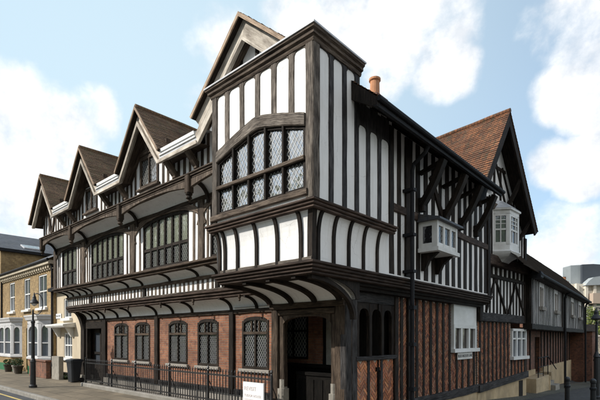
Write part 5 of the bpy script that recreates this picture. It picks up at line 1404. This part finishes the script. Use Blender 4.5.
# lane furniture
def gz_(y): return -.0 if y < 0 else -.045 * y
def bollard(x, y, lab):
    z = gz_(y); t = thing('bollard', lab, 'bollard', (x, y, z), group='black bollards in the lane')
    mb = MB(); mb.lathe((0, 0, 0), [(.10, 0), (.10, .12), (.082, .15), (.078, .62), (.095, .64), (.095, .70), (.075, .72), (.07, .84), (.09, .87), (.09, .93), (.06, .98), (.0, 1.0)], 14); mb.build('shaft', 'iron', t)
    mb = MB(); mb.lathe((0, 0, .655), [(.097, 0), (.1, .01), (.1, .03), (.097, .04)], 14); mb.build('band', 'gutter', t)
bollard(2.50, 9.4, 'black iron bollard in the lane, the one nearer the houses')
bollard(3.34, 8.75, 'black iron bollard in the lane, the one nearer the lamp post')
LZ = gz_(13.6)
ll = thing('lane_lamp', 'black lantern lamp post at the right edge of the lane before the stone wall', 'street lamp', (2.74, 13.62, LZ))
mb = MB(); mb.lathe((0, 0, 0), [(.16, 0), (.16, .1), (.11, .15), (.10, 1.7), (.125, 1.74), (.10, 1.8), (.055, 1.95), (.045, 3.1), (.06, 3.14), (.03, 3.2)], 12); mb.build('column', 'iron', ll)
ll2 = -rt * .02
mb = MB(); mb.tube([(0, 0, 2.95), tuple(rt * .22 + Vector((0, 0, 3.4))), tuple(rt * .14 + Vector((0, 0, 3.74))), tuple(ll2 + Vector((0, 0, 3.74)))], .025, 6); mb.build('swan_neck', 'iron', ll)
mb = MB(); mb.lathe((ll2.x, ll2.y, 3.26), [(.06, 0), (.18, .02), (.19, .05), (.13, .15), (.08, .22), (.08, .32), (.04, .40), (.015, .48)], 14); mb.build('lantern_hood', 'iron', ll)

# ------------------------------------------------------------------ end of the lane
lw = MB()
def at(px, d): X = -.671 + .7416 * (px - 300) / 439; Y = .7416 + .671 * (px - 300) / 439; return (CAM.x + d * X, CAM.y + d * Y)
ax, ay = at(583, 40); bx, by = at(640, 33)
dd = Vector((bx - ax, by - ay, 0)).normalized(); n_ = Vector((dd.y, -dd.x, 0))
Lw = math.hypot(bx - ax, by - ay)
lw.box(-.5, Lw, 0, .5, -2.6, 1.95); sw_ = lw.build('stone_wall', 'rubble'); sw_.location = (ax, ay, 0); sw_.rotation_euler = (0, 0, math.atan2(dd.y, dd.x)); tag(sw_, 'old rubble stone wall closing the end of the lane below the tree', 'wall')
mb = MB(); mb.box(-.5, Lw, -.06, .56, 1.95, 2.15, .02, .03); mb.build('coping', 'stone', sw_)
px_, py_ = at(586, 34); t = thing('brick_pier', 'dark brick pier wall with tiled top at the far end of the low lane house', 'wall', (px_, py_, -1.6))
mb = MB(); mb.box(-.7, .5, -.6, .8, -.4, 4.0, 0, .01); mb.build('pier', 'brick_dark', t)
mb = MB(); mb.loft([[(-.85, -.75, 4.0), (.65, -.75, 4.0), (.65, .95, 4.0), (-.85, .95, 4.0)], [(-.85, .1, 4.55), (.65, .1, 4.55), (.65, .12, 4.55), (-.85, .12, 4.55)]]); mb.build('tiled_cap', 'tile_dark', t)
gx_, gy_ = at(600, 30); t = thing('timber_gate', 'dark closed gate across the right end of the lane', 'gate', (gx_ + .6, gy_, -1.4))
mb = MB()
for k in range(9): mb.box(-.9 + k * .2, -.72 + k * .2, -.02, .02, .05, 2.2 + .02 * (k % 2))
mb.build('boards', 'timber_black', t); mb = MB(); mb.box(-1.0, .95, .02, .07, .4, .52); mb.box(-1.0, .95, .02, .07, 1.7, 1.82); mb.build('ledges', 'timber_black', t)

tx, ty = at(592, 44)
tr = thing('broadleaf_tree', 'sunlit yellow green tree behind the stone wall at the far right', 'tree', (tx, ty, -1.5))
mb = MB(); mb.tube([(0, 0, 0), (.05, 0, 1.5), (0, .1, 3.0), (.1, .1, 4.6)], [.26, .2, .16, .05], 10)
for a in range(7):
    an_ = a * .9; mb.tube([(0, .05, 2.0 + a * .25), (math.cos(an_) * .9, math.sin(an_) * .9, 3.0 + a * .25), (math.cos(an_) * 1.5, math.sin(an_) * 1.5, 3.6 + a * .25)], [.09, .05, .015], 6)
mb.build('trunk', 'bark', tr)
YG = [(.13, .17, .035), (.17, .20, .045), (.08, .12, .028), (.22, .23, .06)]
mb = MB()
for _ in range(48):
    d = Vector((random.gauss(0, 1), random.gauss(0, 1), random.gauss(0, .8))).normalized() * rnd(.3, 1.0)
    leaves(mb, (d.x * 2.6, d.y * 2.6, 4.2 + d.z * 2.0), (rnd(.45, .8),) * 3, 110, .13, YG, shell=.2)
mb.build('crown', 'leaf', tr)

# modern offices on the skyline
ox, oy = at(603, 95)
of = thing('office_block', 'distant pale concrete office block with grey metal plant room on top', 'office building', (ox, oy, -2), math.atan2(.671, .7416))
F_ = MB()
# local axes: x to the right of the view, y away from the camera
def fb(mb, x0_, x1_, y0_, y1_, z0_, z1_): mb.box(x0_, x1_, y0_, y1_, z0_, z1_)
ev = 95 / 439
X_ = lambda p: (p - 603) * ev
Z_ = lambda p: 3.9 + (338 - p) * ev
mb = MB(); fb(mb, X_(577), X_(660), 1, 24, 0, Z_(291)); mb.build('wall', 'metal_dark', of)
for (za, zb, m_) in ((291, 297, 'concrete_pale'), (300, 304, 'concrete_rust'), (306, 313, 'concrete_pale'), (317, 321, 'concrete_rust'), (323, 332, 'concrete_pale'), (284, 290.7, 'concrete_pale')):
    mb = MB(); x_ = X_(576)
    fb(mb, X_(571), X_(660), -.6 if za != 284 else -.2, 6, Z_(zb), Z_(za)); mb.build('storey_band', m_, of)
for p in (574, 583, 591, 602, 613):
    mb = MB(); fb(mb, X_(p), X_(p + 2.6), -.9, 6, 0, Z_(284)); mb.build('pier', 'concrete_pale', of)
for p, q in ((585.5, 590), (594, 601)):
    for za, zb in ((298, 306), (313.5, 322)):
        mb = MB(); fb(mb, X_(p), X_(q), -.35, 3.6, Z_(zb), Z_(za)); mb.build('window', 'glass_sash', of)
mb = MB(); fb(mb, X_(587), X_(594.5), -2, 4, Z_(304), Z_(294)); mb.build('balcony', 'concrete_rust', of)
pr = MB(lambda u, v, w: (u, -w, v)); pr.prism([(X_(574), Z_(290)), (X_(584), Z_(290)), (X_(584), Z_(264)), (X_(574), Z_(264.5))], -4, -1.2)
for k in range(8): pr.box(X_(574) - .1, X_(574), Z_(288), Z_(265), -3.9 + k * .35, -3.75 + k * .35)
pr.build('plant_room', 'metal_clad', of)
pr = MB(lambda u, v, w: (u, -w, v)); pr.prism([(X_(584), Z_(288)), (X_(650), Z_(288)), (X_(650), Z_(267)), (X_(595), Z_(263.5)), (X_(584), Z_(264))], -4, -.6); pr.build('plant_room', 'metal_dark', of)
pr = MB(lambda u, v, w: (u, -w, v)); pr.prism([(X_(582), Z_(286)), (X_(640), Z_(284)), (X_(640), Z_(277)), (X_(596), Z_(277)), (X_(590), Z_(278)), (X_(585), Z_(282))], -.5, 1.2); pr.build('roof_canopy', 'metal_clad', of)
mb = MB()
for p in range(568, 582, 2): mb.tube([(X_(p), 5, Z_(285)), (X_(p), 5, Z_(276.5))], .06, 4)
for z_ in (276.5, 279): mb.tube([(X_(568), 5, Z_(z_)), (X_(580), 5, Z_(z_))], .06, 4)
mb.build('roof_railing', 'metal_clad', of)
mb = MB(); fb(mb, X_(579), X_(582), 4.2, 6, Z_(286), Z_(280)); fb(mb, X_(571), X_(579), 4.5, 6, Z_(285), Z_(281.5)); mb.build('roof_plant', 'metal_dark', of)

# ------------------------------------------------------------------ ground
def grid_sheet(name, mat, xs, ys, zf, kind='structure'):
    mb = MB()
    for a, b in zip(xs, xs[1:]):
        for c, d in zip(ys, ys[1:]): mb.face([(a, c, zf(a, c)), (b, c, zf(b, c)), (b, d, zf(b, d)), (a, d, zf(a, d))], [(a, c), (b, c), (b, d), (a, d)])
    o = mb.build(name, mat); o['kind'] = kind; return o
def smooth(a, b, x): t = max(0, min(1, (x - a) / (b - a))); return t * t * (3 - 2 * t)
def zt(x, y):
    s = smooth(-3, -.5, x)
    return gz_(min(y, 45)) * s if y > 0 else 0
KY = -3.02
xs = [-900, -300, -120, -60, -40, -28] + [-26 + 2 * i for i in range(12)] + [-3, -2.4, -1.8, -1.2, -.5, 0, 1, 2, 4, 6, 8, 12, 20, 60, 200, 900]
ys = [-900, -200, -60, -20, -10, -6, KY]
grid_sheet('ground', 'asphalt', xs, [-900, -200, -60, -20, -6, 0, 2, 5, 10, 15, 20, 25, 30, 35, 45, 60, 120, 300, 900], lambda x, y: zt(x, y) - (.13 if y <= 0 else .135))
grid_sheet('pavement', 'paving', [-60, -40, -30, -20, -10, 0, 6, 20, 40], [KY + .16, -1.5, 0.05, .6], lambda x, y: .0)
mb = MB(); x = -60
while x < 40: mb.box(x, x + .895, KY, KY + .155, -.3, .004 + rnd(-.003, .003), 0, .012); x += .9
o = mb.build('kerb', 'kerb'); o['kind'] = 'structure'
grid_sheet('yellow_line', 'yellow_line', [-60, 40], [KY - .42, KY - .33], lambda x, y: -.125)
grid_sheet('lane', 'lane_paving', [-2.5, -.5, 0, .8, 2, 4, 6, 9], [0.6, 2, 4, 6, 8, 10, 12, 14, 17, 20, 24, 28, 32, 38], lambda x, y: gz_(y) + .004 * 0 + (-.002))
grid_sheet('cobbled_margin', 'cobble', [-.4, .35, .95], [7.5, 9, 11, 13, 15, 17, 20, 24, 28, 32], lambda x, y: gz_(y) + .004 + (.02 if x < 0 else 0))
